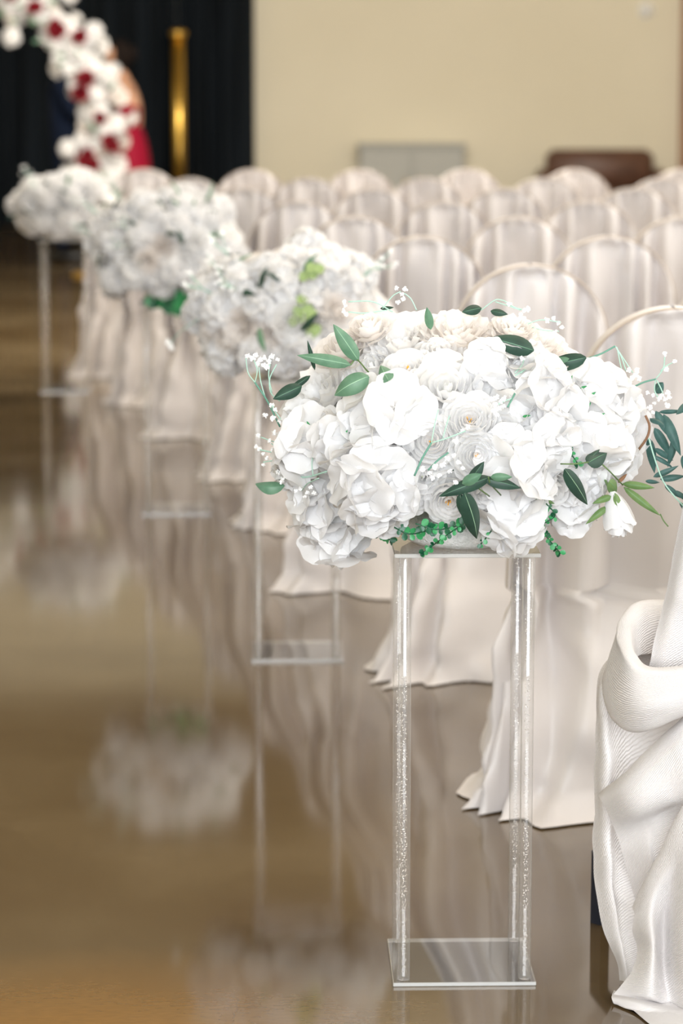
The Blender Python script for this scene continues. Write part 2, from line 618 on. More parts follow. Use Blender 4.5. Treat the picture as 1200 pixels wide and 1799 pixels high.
INNER = {
    'rose': [(3, 1.7, (.02, -.4), (.16, .1), (.07, .36), 0, .35), (4, 1.15, (.04, -.42), (.36, -.05), (.21, .37), .02, .2),
             (4, 1.0, (.06, -.45), (.52, -.08), (.37, .34), .05, .15), (5, .85, (.08, -.5), (.68, -.15), (.54, .27), .08, .1)],
    'ranunculus': [(4, 1.3, (.04, -.3), (.18, .0), (.12, .20), 0, .2), (5, 1.0, (.05, -.35), (.34, -.05), (.24, .24), 0, .15), (5, .95, (.06, -.4), (.48, -.1), (.37, .26), .01, .12),
                   (6, .85, (.07, -.45), (.62, -.14), (.50, .25), .02, .1), (6, .8, (.08, -.5), (.76, -.2), (.64, .20), .03, .08)],
    'peony': [(5, 1.0, (.05, -.3), (.25, .0), (.22, .34), .05, .25), (6, .8, (.06, -.4), (.45, -.05), (.42, .36), .07, .2),
              (6, .75, (.08, -.45), (.60, -.1), (.58, .32), .10, .15), (7, .65, (.08, -.5), (.74, -.15), (.72, .22), .12, .1)],
}
OUTER = {
    'rose': [(5, .78, (.08, -.55), (.80, -.30), (.74, .15), .15), (5, .74, (.08, -.58), (.86, -.48), (.92, -.05), .17)],
    'ranunculus': [(5, .75, (.08, -.55), (.86, -.30), (.80, .10), .06), (5, .72, (.08, -.58), (.90, -.48), (.95, -.08), .10)],
    'peony': [(5, .75, (.08, -.52), (.84, -.30), (.86, .10), .16), (6, .70, (.08, -.55), (.86, -.50), (1.0, -.10), .15)],
}
RUF = {'rose': .025, 'ranunculus': .015, 'peony': .055}


def flower_kind(kind, seed, col='petal_rose'):
    """heart mesh, outer petal meshes with their angles, and a joined mesh for blurred copies"""
    rnd = random.Random(seed)
    heart, whole = MB(), MB()
    off = 0
    for li, (n, ha, P0, P1, P2, lip, sp) in enumerate(INNER[kind]):
        for i in range(n):
            a = off + 2 * PI * i / n + rnd.uniform(-.15, .15)
            jit = lambda P, s=.035: (P[0] + rnd.uniform(-s, s), P[1] + rnd.uniform(-s, s))
            V, F = rose_petal(rnd, ha * rnd.uniform(.9, 1.1), P0, jit(P1), jit(P2), lip * rnd.uniform(.6, 1.4), 9, 7, sp * rnd.uniform(.6, 1.2), RUF[kind])
            V = rotz(V, a)
            heart.add(V, F)
            whole.add(V, F)
        off += 1.1
    if kind == 'ranunculus':
        for i in range(5):
            a = rnd.random() * 6.3
            r = rnd.uniform(0, .09)
            heart.tube([(r * math.cos(a), r * math.sin(a), -.1), (r * 1.6 * math.cos(a), r * 1.6 * math.sin(a), .14)], .018, 5, 1)
    if kind == 'rose':
        heart.lathe([(.04, -.3), (.06, -.1), (.02, .1)], 8, (0, 0, 0), 1)
    outer = []
    for (n, ha, P0, P1, P2, lip) in OUTER[kind]:
        V, F = rose_petal(rnd, ha, P0, P1, P2, lip, 11, 8, 0, RUF[kind] * 1.3, .33)
        me = mesh('petal', V, F, M[col])
        for i in range(n):
            a = off + 2 * PI * i / n + rnd.uniform(-.12, .12)
            outer.append((me, a, rnd.uniform(-.10, .10)))
            whole.add(rotz(V, a), F)
        off += .7
    hm = mesh('heart', heart.V, heart.F, M[col], True, [M['gold_stamen'] if kind == 'ranunculus' else M['greenish']], heart.M)
    wm = mesh(kind, whole.V, whole.F, M[col])
    return dict(heart=hm, outer=outer, whole=wm)


def floret_geo(rnd, npet, big=1.0):
    """a silk hydrangea floret: broad ruffled petals spread round a small eye, unit petal length"""
    mb = MB()
    for p in range(npet):
        nu, nv = 11, 9
        ph, ph2 = rnd.random() * 6.3, rnd.random() * 6.3
        k1 = rnd.choice((3, 4, 5))
        cup = rnd.uniform(.02, .26)
        tip = rnd.uniform(-.28, .10)
        L = rnd.uniform(.90, 1.08)
        W = rnd.uniform(.56, .68) * (4.4 / npet) ** .5
        V = []
        for j in range(nv):
            for i in range(nu):
                X, Y = -1 + 2 * j / (nv - 1), -1 + 2 * i / (nu - 1)
                dx, dy = X * math.sqrt(1 - Y * Y / 2), Y * math.sqrt(1 - X * X / 2)     # square to disc: a round petal
                r2 = dx * dx + dy * dy
                th = math.atan2(dy, dx)
                nar = 1 if dx > -.1 else 1 - .62 * (-dx - .1) ** 1.2
                rim = 1 + .045 * r2 * r2 * math.sin(7 * th + ph2)
                x = L * (.53 + .50 * dx * rim)
                y = W * dy * nar * rim
                z = cup * (x * x) * .8 + .16 * cup * dy * dy + tip * max(0, dx - .2) ** 1.6 * .7 \
                    + .055 * r2 * r2 * math.sin(k1 * th + ph) + .03 * r2 * math.sin(6 * x + ph2) + .03 * math.exp(-(dy * 5) ** 2) * -1 + (.035 if p % 2 else 0)
                V.append((x, y, z))
        mb.add(rotz(V, 2 * PI * p / npet + rnd.uniform(-.16, .16)), grid_faces(nu, nv))
    mb.lathe([(.05, -.03), (.06, .02), (.02, .06)], 6, (0, 0, .02), 0)
    return mb


def head_layout(rnd, n):
    """florets spread over a dome: list of (direction, spin, scale)"""
    out = []
    ga = PI * (3 - 5 ** .5)
    for i in range(n):
        z = 1 - (i + .35) / n * 1.12
        r = math.sqrt(max(0, 1 - z * z))
        a = i * ga + rnd.uniform(-.25, .25)
        out.append((Vector((r * math.cos(a), r * math.sin(a), z)), rnd.random() * 6.3, rnd.uniform(.60, .80)))
    return out


rf = random.Random(5)
FLORETS = []
for i in range(7):
    q = floret_geo(rf, 4 if i % 3 else 5)
    FLORETS.append((mesh('floret', q.V, q.F, M['petal']), q))
# cheaper whole heads for the out-of-focus arrangements
HEADS = []
for i in range(3):
    mb = MB()
    for (d, s, sc) in head_layout(rf, 11):
        q = rf.choice(FLORETS)[1]
        T = Matrix.Translation(d * .52) @ look(d + Vector((rf.uniform(-.3, .3), rf.uniform(-.3, .3), 0)), spin=s) @ Matrix.Scale(sc * .9, 4)
        mb.add([T @ Vector(v) for v in q.V], q.F)
    HEADS.append(mesh('hydrangea', mb.V, mb.F, M['petal']))
ROSES = [flower_kind('rose', 11), flower_kind('rose', 12), flower_kind('rose', 13, 'petal_warm')]
RANS = [flower_kind('ranunculus', 21), flower_kind('ranunculus', 22)]
PEONY = [flower_kind('peony', 31), flower_kind('peony', 32, 'petal_warm'), flower_kind('peony', 33)]


def leaf_geo(base, tip, width, nrm, fold=.25, sag=.12, side=0.0, nv=11):
    """a pointed leaf from base to tip with a raised mid rib, folded and arched"""
    base, tip = Vector(base), Vector(tip)
    ax = tip - base
    L = ax.length
    ax.normalize()
    n = Vector(nrm)
    n = (n - ax * n.dot(ax)).normalized()
    s = ax.cross(n)
    V, F, Mi = [], [], []
    us = (-1, -.55, -.028, .028, .55, 1)
    for j in range(nv):
        v = j / (nv - 1)
        wd = width / 2 * 2.02 * (v + .004) ** .62 * (1.004 - v) ** .95
        wd = max(wd, width * .01)
        for u in us:
            q = abs(u) if abs(u) > .2 else 0
            p = base + ax * (L * v) + s * (u * wd + side * L * math.sin(PI * v)) + n * (-q * q * wd * fold * 2 + sag * L * (math.sin(PI * v) - .5 * v * v) + (.0006 if q == 0 else 0))
            V.append(p)
    for j in range(nv - 1):
        for i in range(5):
            a = j * 6 + i
            F.append((a, a + 1, a + 7, a + 6))
            Mi.append(1 if i == 2 else 0)
    return V, F, Mi


def leaf(parent, base, tip, width, nrm, m, vein='vein', org=None, name='leaf', **kw):
    o0 = Vector(org) if org is not None else Vector((0, 0, 0))
    V, F, Mi = leaf_geo(Vector(base) - o0, Vector(tip) - o0, width, nrm, **kw)
    return obj(name, mesh(name, V, F, M[m], True, [M[vein]], Mi), parent)


def blossom_mesh(seed):
    rnd = random.Random(seed)
    mb = MB()
    for i in range(14):
        d = Vector((rnd.gauss(0, 1), rnd.gauss(0, 1), rnd.gauss(0, 1))).normalized()
        T = look(d, spin=rnd.random() * 6)
        V = [Vector((0, 0, .1)), Vector((.34, -.24, .86)), Vector((.05, .05, 1.12)), Vector((-.3, .3, .9))]
        mb.add([T @ v for v in V], [(0, 1, 2), (0, 2, 3)])
    mb.lathe([(.2, -.6), (.6, -.25), (.62, .25), (.2, .6)], 7)
    return mesh('blossom', mb.V, mb.F, M['blossom'], False)


BLOSSOMS = [blossom_mesh(s) for s in range(3)]


def sprig(parent, org, stems, blossoms, rnd, br=.0045):
    """baby's breath: thin stems as one mesh, each blossom a child"""
    mb = MB()
    for pts, r, mi in stems:
        P = smooth_path([Vector(p) - org for p in pts], 3 + 3 * len(pts))
        mb.tube(P, r, 6, mi)
    st = mb.build('baby_breath_sprig', M['stem_pale'], parent, True, [M['stem_dark']])
    for p in blossoms:
        T = Matrix.Translation(Vector(p) - org) @ Euler((rnd.random() * 6, rnd.random() * 6, 0)).to_matrix().to_4x4() @ Matrix.Scale(br * rnd.uniform(.8, 1.2), 4)
        obj('blossom', rnd.choice(BLOSSOMS), st, T)
    return st


def leafy_sprig(parent, org, pts, rnd, size, mats=('leaf_bright', 'leaf_deep'), name='boxwood_sprig', step=.011):
    """a short stem set with pairs of round leaflets, one mesh"""
    P = smooth_path([Vector(p) - org for p in pts], 24)
    mb = MB()
    mb.tube(P, .0012, 5, 1)
    acc = 0
    for i in range(1, len(P)):
        acc += (P[i] - P[i - 1]).length
        if acc < step and i < len(P) - 1:
            continue
        acc = 0
        t = (P[i] - P[i - 1]).normalized()
        for s in (-1, 1):
            d = t.cross(Vector((rnd.uniform(-1, 1), -1, rnd.uniform(-.5, .8)))).normalized() * s + t * .6
            d.normalize()
            n = Vector((rnd.uniform(-.5, .5), -1, rnd.uniform(0, .8)))
            n = (n - d * n.dot(d)).normalized()
            q = d.cross(n)
            L = size * rnd.uniform(.7, 1.15)
            c = P[i]
            V = [c]
            for (a, w_, h) in ((.25, .30, .06), (.6, .42, .12), (.9, .25, .10)):
                V += [c + d * L * a + q * L * w_ + n * L * h, c + d * L * a - q * L * w_ + n * L * h]
            V += [c + d * L - n * 0, c + d * L * .55]
            F = [(0, 1, 8), (1, 3, 8), (3, 5, 8), (5, 7, 8), (7, 6, 8), (6, 4, 8), (4, 2, 8), (2, 0, 8)]
            mb.add(V, F, 0 if rnd.random() < .6 else 1)
    return mb.build(name, M[mats[0]], parent, True, [M[mats[1]]])


def place_flower(parent, K, pos, nrm, rad, rnd, detail, name):
    spin = rnd.random() * 6.3
    T = Matrix.Translation(pos) @ look(nrm, spin=spin) @ Matrix.Scale(rad, 4)
    if not detail:
        return obj(name, K['whole'], parent, T)
    o = obj(name, K['heart'], parent, T)
    for me, a, tl in K['outer']:
        obj('petal', me, o, Matrix.Rotation(a, 4, 'Z') @ Matrix.Rotation(tl, 4, 'Y'))
    return o


def place_head(parent, pos, nrm, rad, rnd, detail):
    T = Matrix.Translation(pos) @ look(nrm, spin=rnd.random() * 6.3) @ Matrix.Scale(rad, 4)
    if not detail:
        return obj('hydrangea', rnd.choice(HEADS), parent, T)
    mb = MB().lathe([(.05, -.9), (.10, -.3), (.25, .0), (.18, .25)], 8)
    o = obj('hydrangea', mesh('hydrangea', mb.V, mb.F, M['leaf_bright']), parent, T)
    for (d, s, sc) in head_layout(rnd, 9):
        F = rnd.choice(FLORETS)[0]
        obj('floret', F, o, Matrix.Translation(d * rnd.uniform(.46, .70)) @ look(d + Vector((rnd.uniform(-.5, .5), rnd.uniform(-.5, .5), rnd.uniform(-.15, .25))), spin=s) @ Matrix.Scale(sc * 1.08, 4))
    return o


# ------------------------------------------------------------------ acrylic stands
BW, SH = .242, .741
rb = random.Random(3)


def bubbles(n, rad):
    mb = MB()
    V0 = [Vector(v) for v in ((1, 0, 0), (-1, 0, 0), (0, 1, 0), (0, -1, 0), (0, 0, 1), (0, 0, -1))]
    F0 = [(0, 2, 4), (2, 1, 4), (1, 3, 4), (3, 0, 4), (2, 0, 5), (1, 2, 5), (3, 1, 5), (0, 3, 5)]
    for i in range(n):
        a, r = rb.random() * 6.3, .0048 * math.sqrt(rb.random())
        c = Vector((r * math.cos(a), r * math.sin(a), rb.uniform(.02, SH - .012)))
        s = rad * rb.uniform(.5, 1.25)
        mb.add([c + v * s for v in V0], F0)
    return mb


bub = [bubbles(620, .00115) for _ in range(2)]
BUB = [mesh('bubbles', q.V, q.F, M['bubble'], True) for q in bub]
qr = MB().lathe([(.0098, .0075), (.0105, .0085), (.0105, SH - .0085), (.0098, SH - .0075)], 24)
ROD = mesh('column', qr.V, qr.F, M['acrylic'])
qp = MB().box(-BW / 2, BW / 2, -BW / 2, BW / 2, 0, .007, 0, .0012)
PLATE = mesh('plate', qp.V, qp.F, M['acrylic_plate'], False, [M['acrylic_edge']], [1] * 24 + [0] * (len(qp.F) - 24))


def stand(loc, rz, label):
    t = thing('acrylic_stand', label, 'stand', loc, rz, 'clear acrylic flower stands along the aisle')
    obj('base_plate', PLATE, t)
    obj('top_plate', PLATE, t, Matrix.Translation((0, 0, SH - .007)))
    e_ = BW / 2 - .0185
    k_ = 0
    for sx_ in (-1, 1):
        for sy_ in (-1, 1):
            c = obj('column', ROD, t, Matrix.Translation((sx_ * e_, sy_ * e_, 0)))
            s_ = obj('bubbles', BUB[k_ % 2], c)
            s_['kind'] = 'stuff'
            k_ += 1
    return t


# front middle of each base plate, read from the floor
yaw = R(1.4)
stand_pos = []
for (px, py, dz) in ((816.5, 1733, 1), (523, 1163, 1), (310, 905, 1), (115, 690, 1)):
    g = ground(px, py)
    stand_pos.append(Vector((g.x - math.sin(yaw) * BW / 2, g.y + BW / 2, 0)))
S1, S2, S3, S4 = stand_pos
stand(S1, yaw, 'sharp clear acrylic stand nearest the camera with bubble filled columns')
stand(S2, yaw, 'second clear acrylic stand along the aisle, just behind the sharp one')
stand(S3, yaw, 'third clear acrylic stand along the aisle, thin columns against tan skirts')
stand(S4, yaw, 'farthest clear acrylic stand, under the leftmost white bouquet')

# ------------------------------------------------------------------ the sharp bouquet on the nearest stand
rnd = random.Random(77)
O1 = Vector((S1.x, S1.y, SH + .0005))
B1 = thing('floral_arrangement', 'sharp white rose and hydrangea arrangement on the nearest acrylic stand', 'bouquet', O1, 0, 'white flower arrangements on the stands')
C1 = at(806, 800, S1.y)                       # middle of the flower mass
RX, RY, RZU, RZD = .285, .25, .215, .165
MB().lathe([(.085, 0), (.105, .012), (.108, .03), (.095, .048), (.06, .06), (.01, .064)], 32).build('foam_dome', M['foam'], B1)
q = MB()
for j in range(13):
    for i in range(24):
        a, f = 2 * PI * i / 24, -PI / 2 + PI * j / 12
        d = Vector((math.cos(f) * math.cos(a), math.cos(f) * math.sin(a), math.sin(f)))
        k_ = .80 + .12 * noise.noise(d * 3.1) + .06 * noise.noise(d * 9)
        z = d.z * (RZU if d.z > 0 else RZD * .62) * k_
        q.V.append((C1.x - O1.x + d.x * RX * k_, d.y * RY * k_, C1.z - O1.z + z))
q.F = grid_faces(24, 13, 0, True)
q.M = [0] * len(q.F)
q.build('moss_core', M['moss'], B1)


def surf(px, py, push=0.0):
    """point and outward normal on the front of the bouquet seen at a photograph pixel"""
    Y = S1.y - RY * .6
    for _ in range(4):
        p = at(px, py, Y)
        dx, dz = (p.x - C1.x) / RX, (p.z - C1.z) / (RZU if p.z > C1.z else RZD)
        rr = dx * dx + dz * dz
        Y = S1.y - RY * (math.sqrt(1 - rr) if rr < .93 else .26)
    p = at(px, py, Y - push)
    rz_ = RZU if p.z > C1.z else RZD
    n = Vector(((p.x - C1.x) / RX ** 2, (p.y - S1.y) / RY ** 2, (p.z - C1.z) / rz_ ** 2)).normalized()
    return p, n


PX = 1 / 1079.0                              # metres per photograph pixel at the bouquet
hero = [  # px, py, kind, radius px, sink px, tilt dx, dz
    (700, 590, 'P', 78, 25, 0, .1), (596, 598, 'RW', 50, 25, 0, .3), (556, 688, 'P', 72, 20, 0, 0), (716, 650, 'N', 52, 12, .0, .15),
    (785, 682, 'R', 68, 12, .05, -.05), (757, 775, 'N', 55, 14, 0, 0), (826, 738, 'N', 50, 4, 0, 0), (838, 800, 'N', 46, 4, 0, -.1),
    (884, 752, 'R', 50, 10, .1, -.1), (790, 882, 'N', 50, 20, 0, -.3), (800, 570, 'PW', 66, 30, 0, .5), (872, 592, 'PW', 62, 30, 0, .4),
    (948, 598, 'PW', 62, 30, .1, .3), (770, 615, 'R', 48, 25, 0, .3), (1010, 640, 'PW', 55, 28, .2, .2), (650, 640, 'R', 50, 30, 0, 0),
    (990, 800, 'P', 55, 20, .3, -.2), (972, 862, 'R', 62, 26, .3, -.6), (640, 560, 'RW', 45, 30, -.2, .5), (905, 560, 'PW', 42, 34, 0, .7),
    (676, 735, 'H', 88, 22, 0, 0), (538, 785, 'H', 76, 26, -.1, 0), (648, 838, 'H', 88, 22, 0, -.05), (600, 770, 'H', 64, 40, 0, 0),
    (556, 890, 'H', 68, 22, -.2, -.2), (590, 945, 'H', 72, 24, -.1, -.5), (668, 900, 'H', 64, 30, 0, -.5), (700, 860, 'H', 60, 36, 0, -.3),
    (862, 648, 'H', 66, 18, 0, .1), (945, 690, 'H', 84, 20, .1, .1), (960, 762, 'H', 72, 24, .1, 0), (915, 832, 'H', 80, 20, 0, -.1),
    (896, 915, 'H', 70, 18, 0, -.5), (1042, 690, 'H', 76, 24, .2, .1), (1090, 728, 'H', 66, 24, .3, 0), (1052, 782, 'H', 68, 24, .2, -.1),
    (1090, 808, 'H', 46, 16, .3, -.3), (1015, 895, 'H', 56, 26, .3, -.6), (1030, 850, 'H', 56, 34, .2, -.3), (740, 840, 'R', 45, 34, 0, -.2),
    (520, 740, 'H', 48, 34, -.4, 0), (850, 870, 'R', 40, 30, 0, -.3), (500, 830, 'H', 40, 26, -.5, 0), (930, 640, 'H', 52, 34, 0, .2),
]
NAMES = {'P': 'peony', 'R': 'rose', 'N': 'ranunculus', 'H': 'hydrangea'}
for (px, py, k_, r_, sink, tx, tz) in hero:
    p, n = surf(px, py)
    n = (n + Vector((0, -.55, .12)) + Vector((tx, 0, tz))).normalized()
    rad = r_ * PX * (.93 if k_[0] == 'H' else 1.06)
    sink = sink - 9 if k_ in ('N', 'R') else sink
    p = p - n * (sink * PX * .6) - O1
    if k_[0] == 'H':
        place_head(B1, p, n, rad, rnd, True)
    else:
        bank = {'P': [PEONY[0], PEONY[2]], 'PW': [PEONY[1]], 'R': ROSES[:2], 'RW': [ROSES[2]], 'N': RANS}[k_]
        place_flower(B1, rnd.choice(bank), p, n, rad, rnd, True, NAMES[k_[0]])
# the far side of the bouquet
for i in range(22):
    a = rnd.uniform(.1, PI - .1)
    f = rnd.uniform(-.35, 1.2)
    d = Vector((math.cos(f) * math.cos(a), math.cos(f) * math.sin(a), math.sin(f)))
    p = Vector((C1.x - O1.x + d.x * RX * .92, d.y * RY * .92, C1.z - O1.z + d.z * (RZU if d.z > 0 else RZD) * .92))
    if i % 2:
        place_head(B1, p, d, .062, rnd, False)
    else:
        place_flower(B1, rnd.choice(PEONY + ROSES), p, d, .055, rnd, False, 'rose')

# rosebud drooping at the right
p0 = surf(1060, 860)[0]
pb = at(1078, 872, p0.y - .05)
tipb = at(1092, 935, p0.y - .06)
qb = MB()
rr_ = random.Random(4)
for (n_, ha, P0, P1, P2, lip, sp) in ((3, 1.7, (.05, -.1), (.34, .5), (.12, 1.0), 0, .3), (4, 1.1, (.06, -.12), (.48, .4), (.30, 1.0), .08, .15), (4, .9, (.08, -.12), (.56, .35), (.44, .86), .14, .1)):
    for i in range(n_):
        V, F = rose_petal(rr_, ha, P0, P1, P2, lip, 9, 8, sp, .03)
        qb.add(rotz(V, i * 2 * PI / n_ + n_), F)
bd = obj('rosebud', mesh('rosebud', qb.V, qb.F, M['petal']), B1, Matrix.Translation(pb - O1) @ look(tipb - pb) @ Matrix.Diagonal((.050, .050, .066, 1)))
MB().tube([Vector(q_) - O1 for q_ in smooth_path([surf(1050, 800)[0], at(1062, 840, p0.y - .04), pb], 8)], .0022, 6).build('bud_stem', M['leaf_olive'], B1)
for (b_, t_) in (((1075, 872), (1042, 884)), ((1068, 890), (1030, 920)), ((1080, 866), (1090, 905))):
    leaf(B1, at(*b_, p0.y - .055), at(*t_, p0.y - .07), .016, (0, -1, .3), 'leaf_olive', org=O1, name='sepal', sag=.2)

# leaves, read base to tip
LV = [  # bx, by, tx, ty, width px, material, vein, push m, sag
    (616, 641, 523, 624, 26, 'leaf_mid', 'vein_light', .05, .10), (630, 634, 586, 570, 32, 'leaf_mid', 'vein_light', .05, .05), (648, 661, 586, 694, 42, 'leaf_mid', 'vein_light', .085, .18),
    (683, 669, 668, 641, 30, 'leaf_mid', 'vein_light', .085, .05), (757, 579, 750, 540, 18, 'leaf_mid', 'vein', .02, .05), (530, 678, 480, 701, 30, 'leaf_dark', 'vein', .02, .05),
    (553, 650, 540, 598, 10, 'leaf_dark', 'vein', .0, .02), (545, 660, 500, 692, 14, 'leaf_dark', 'vein', .0, .05), (938, 616, 862, 593, 40, 'leaf_dark', 'vein', .085, .08),
    (1030, 628, 946, 648, 34, 'leaf_dark', 'vein', .085, .05), (1000, 630, 945, 642, 16, 'leaf_mid', 'vein', .085, .05), (500, 853, 447, 852, 28, 'leaf_mid', 'vein', .02, -.25),
    (862, 838, 771, 872, 28, 'leaf_dark', 'vein', .06, .08), (822, 852, 850, 811, 24, 'leaf_dark', 'vein', .055, .05), (812, 850, 846, 833, 22, 'leaf_mid', 'vein', .075, .1),
    (852, 842, 915, 857, 24, 'leaf_dark', 'vein', .06, .08), (862, 838, 900, 838, 16, 'leaf_mid', 'vein', .07, .1), (816, 866, 840, 949, 38, 'leaf_dark', 'vein_light', .07, .08),
    (808, 868, 818, 914, 22, 'leaf_dark', 'vein_light', .06, .08), (992, 824, 1034, 888, 30, 'leaf_dark', 'vein_light', .06, .06), (1032, 814, 1067, 795, 34, 'leaf_dark', 'vein', .06, .05),
    (1030, 812, 1054, 789, 14, 'leaf_dark', 'vein', .05, .05), (1070, 846, 1083, 868, 28, 'leaf_olive', 'vein', .07, .12), (1094, 850, 1150, 857, 16, 'leaf_olive', 'vein', .06, .08),
    (1096, 856, 1160, 906, 16, 'leaf_olive', 'vein', .06, -.06), (846, 541, 812, 548, 22, 'leaf_dark', 'vein', -.02, .05), (862, 546, 892, 552, 16, 'leaf_dark', 'vein', -.02, .05),
    (1086, 848, 1102, 832, 8, 'stem_brown', 'stem_brown', .05, .02), (668, 542, 692, 540, 8, 'leaf_dark', 'vein', -.04, .02), (1150, 690, 1165, 672, 22, 'leaf_teal', 'vein', -.05, .05),
    (935, 870, 975, 885, 14, 'leaf_olive', 'vein', .02, .05), (560, 745, 600, 768, 10, 'leaf_bright', 'vein', .0, .02), (630, 770, 650, 740, 14, 'lime', 'vein', .01, .02),
]
for (bx, by, tx, ty, wpx, m_, v_, push, sg) in LV:
    pb_ = surf(bx, by, push)[0]
    pt_ = surf(tx, ty, push + .012)[0]
    if abs(pt_.y - pb_.y) > .06:
        pt_ = at(tx, ty, pb_.y + .02)
    nr = Vector((rnd.uniform(-.25, .25), -1, rnd.uniform(.1, .5)))
    leaf(B1, pb_, pt_, wpx * 1.22 * PX, nr, m_, v_, O1, sag=sg)
# bright green floret stems glimpsed between the petals
for (gx, gy, da) in ((1000, 672, 1.2), (1018, 683, .4), (1035, 696, .6), (1060, 672, 1.1), (1030, 718, 1.0), (1050, 732, .5), (1075, 750, 1.4), (918, 732, .2), (918, 764, .1), (545, 752, 2.0), (536, 762, 1.5), (602, 766, .9), (622, 772, .5), (662, 872, 1.8), (672, 884, .8),
                     (995, 790, 1.1), (1096, 806, .7), (672, 696, 2.2), (888, 800, .9), (668, 852, 1.2)):
    q_ = surf(gx, gy, .022)[0]
    leaf(B1, q_, q_ + Vector((math.cos(da) * .013, -.004, math.sin(da) * .013)), .006, (0, -1, .2), 'leaf_bright', 'leaf_bright', O1, name='floret_stem')
# thin stems joining the leaf groups
for pts in (((700, 668, .03), (655, 660, .045), (628, 632, .05), (616, 641, .05)), ((860, 872, .03), (838, 855, .06), (830, 838, .07)), ((880, 870, .03), (862, 850, .06), (858, 838, .07)),
            ((985, 815, .03), (1010, 815, .06), (1034, 812, .06)), ((1040, 800, .03), (1068, 825, .06), (1094, 852, .065)), ((1160, 903, .06), (1166, 915, .06), (1174, 925, .06))):
    P = smooth_path([surf(a, b_, c)[0] - O1 for a, b_, c in pts], 10)
    MB().tube(P, .0012, 6).build('stem', M['leaf_olive'], B1)

# eucalyptus branch at the right
EY = surf(1100, 760)[0].y - .02
MB().tube(smooth_path([at(a, b_, EY) - O1 for a, b_ in ((1122, 790), (1137, 768), (1141, 748), (1134, 730))], 12), .0022, 6).build('twig', M['stem_brown'], B1)
eu = MB().tube(smooth_path([at(a, b_, EY - .01) - O1 for a, b_ in ((1140, 770), (1150, 805), (1165, 845), (1185, 872), (1215, 905), (1235, 940))], 16), .0014, 6).build('eucalyptus_branch', M['stem_pale'], B1)
for (bx, by, tx, ty, wpx) in ((1152, 722, 1176, 768, 26), (1158, 724, 1202, 722, 14), (1166, 728, 1196, 800, 34), (1142, 735, 1166, 746, 22), (1150, 752, 1180, 802, 30), (1188, 758, 1174, 822, 26), (1140, 770, 1150, 832, 30),
                              (1150, 788, 1184, 810, 20), (1146, 800, 1184, 822, 16), (1214, 705, 1188, 728, 24), (1148, 838, 1192, 819, 20), (1160, 842, 1204, 836, 22), (1168, 852, 1198, 876, 18),
                              (1186, 862, 1214, 884, 16), (1194, 882, 1212, 905, 14), (1200, 800, 1204, 830, 20), (1134, 845, 1160, 848, 14)):
    leaf(eu, at(bx, by, EY), at(tx, ty, EY + rnd.uniform(-.03, .02)), wpx * .8 * PX, (rnd.uniform(-.4, .4), -1, rnd.uniform(0, .5)), 'leaf_teal', 'leaf_teal', O1, sag=rnd.uniform(.02, .14))

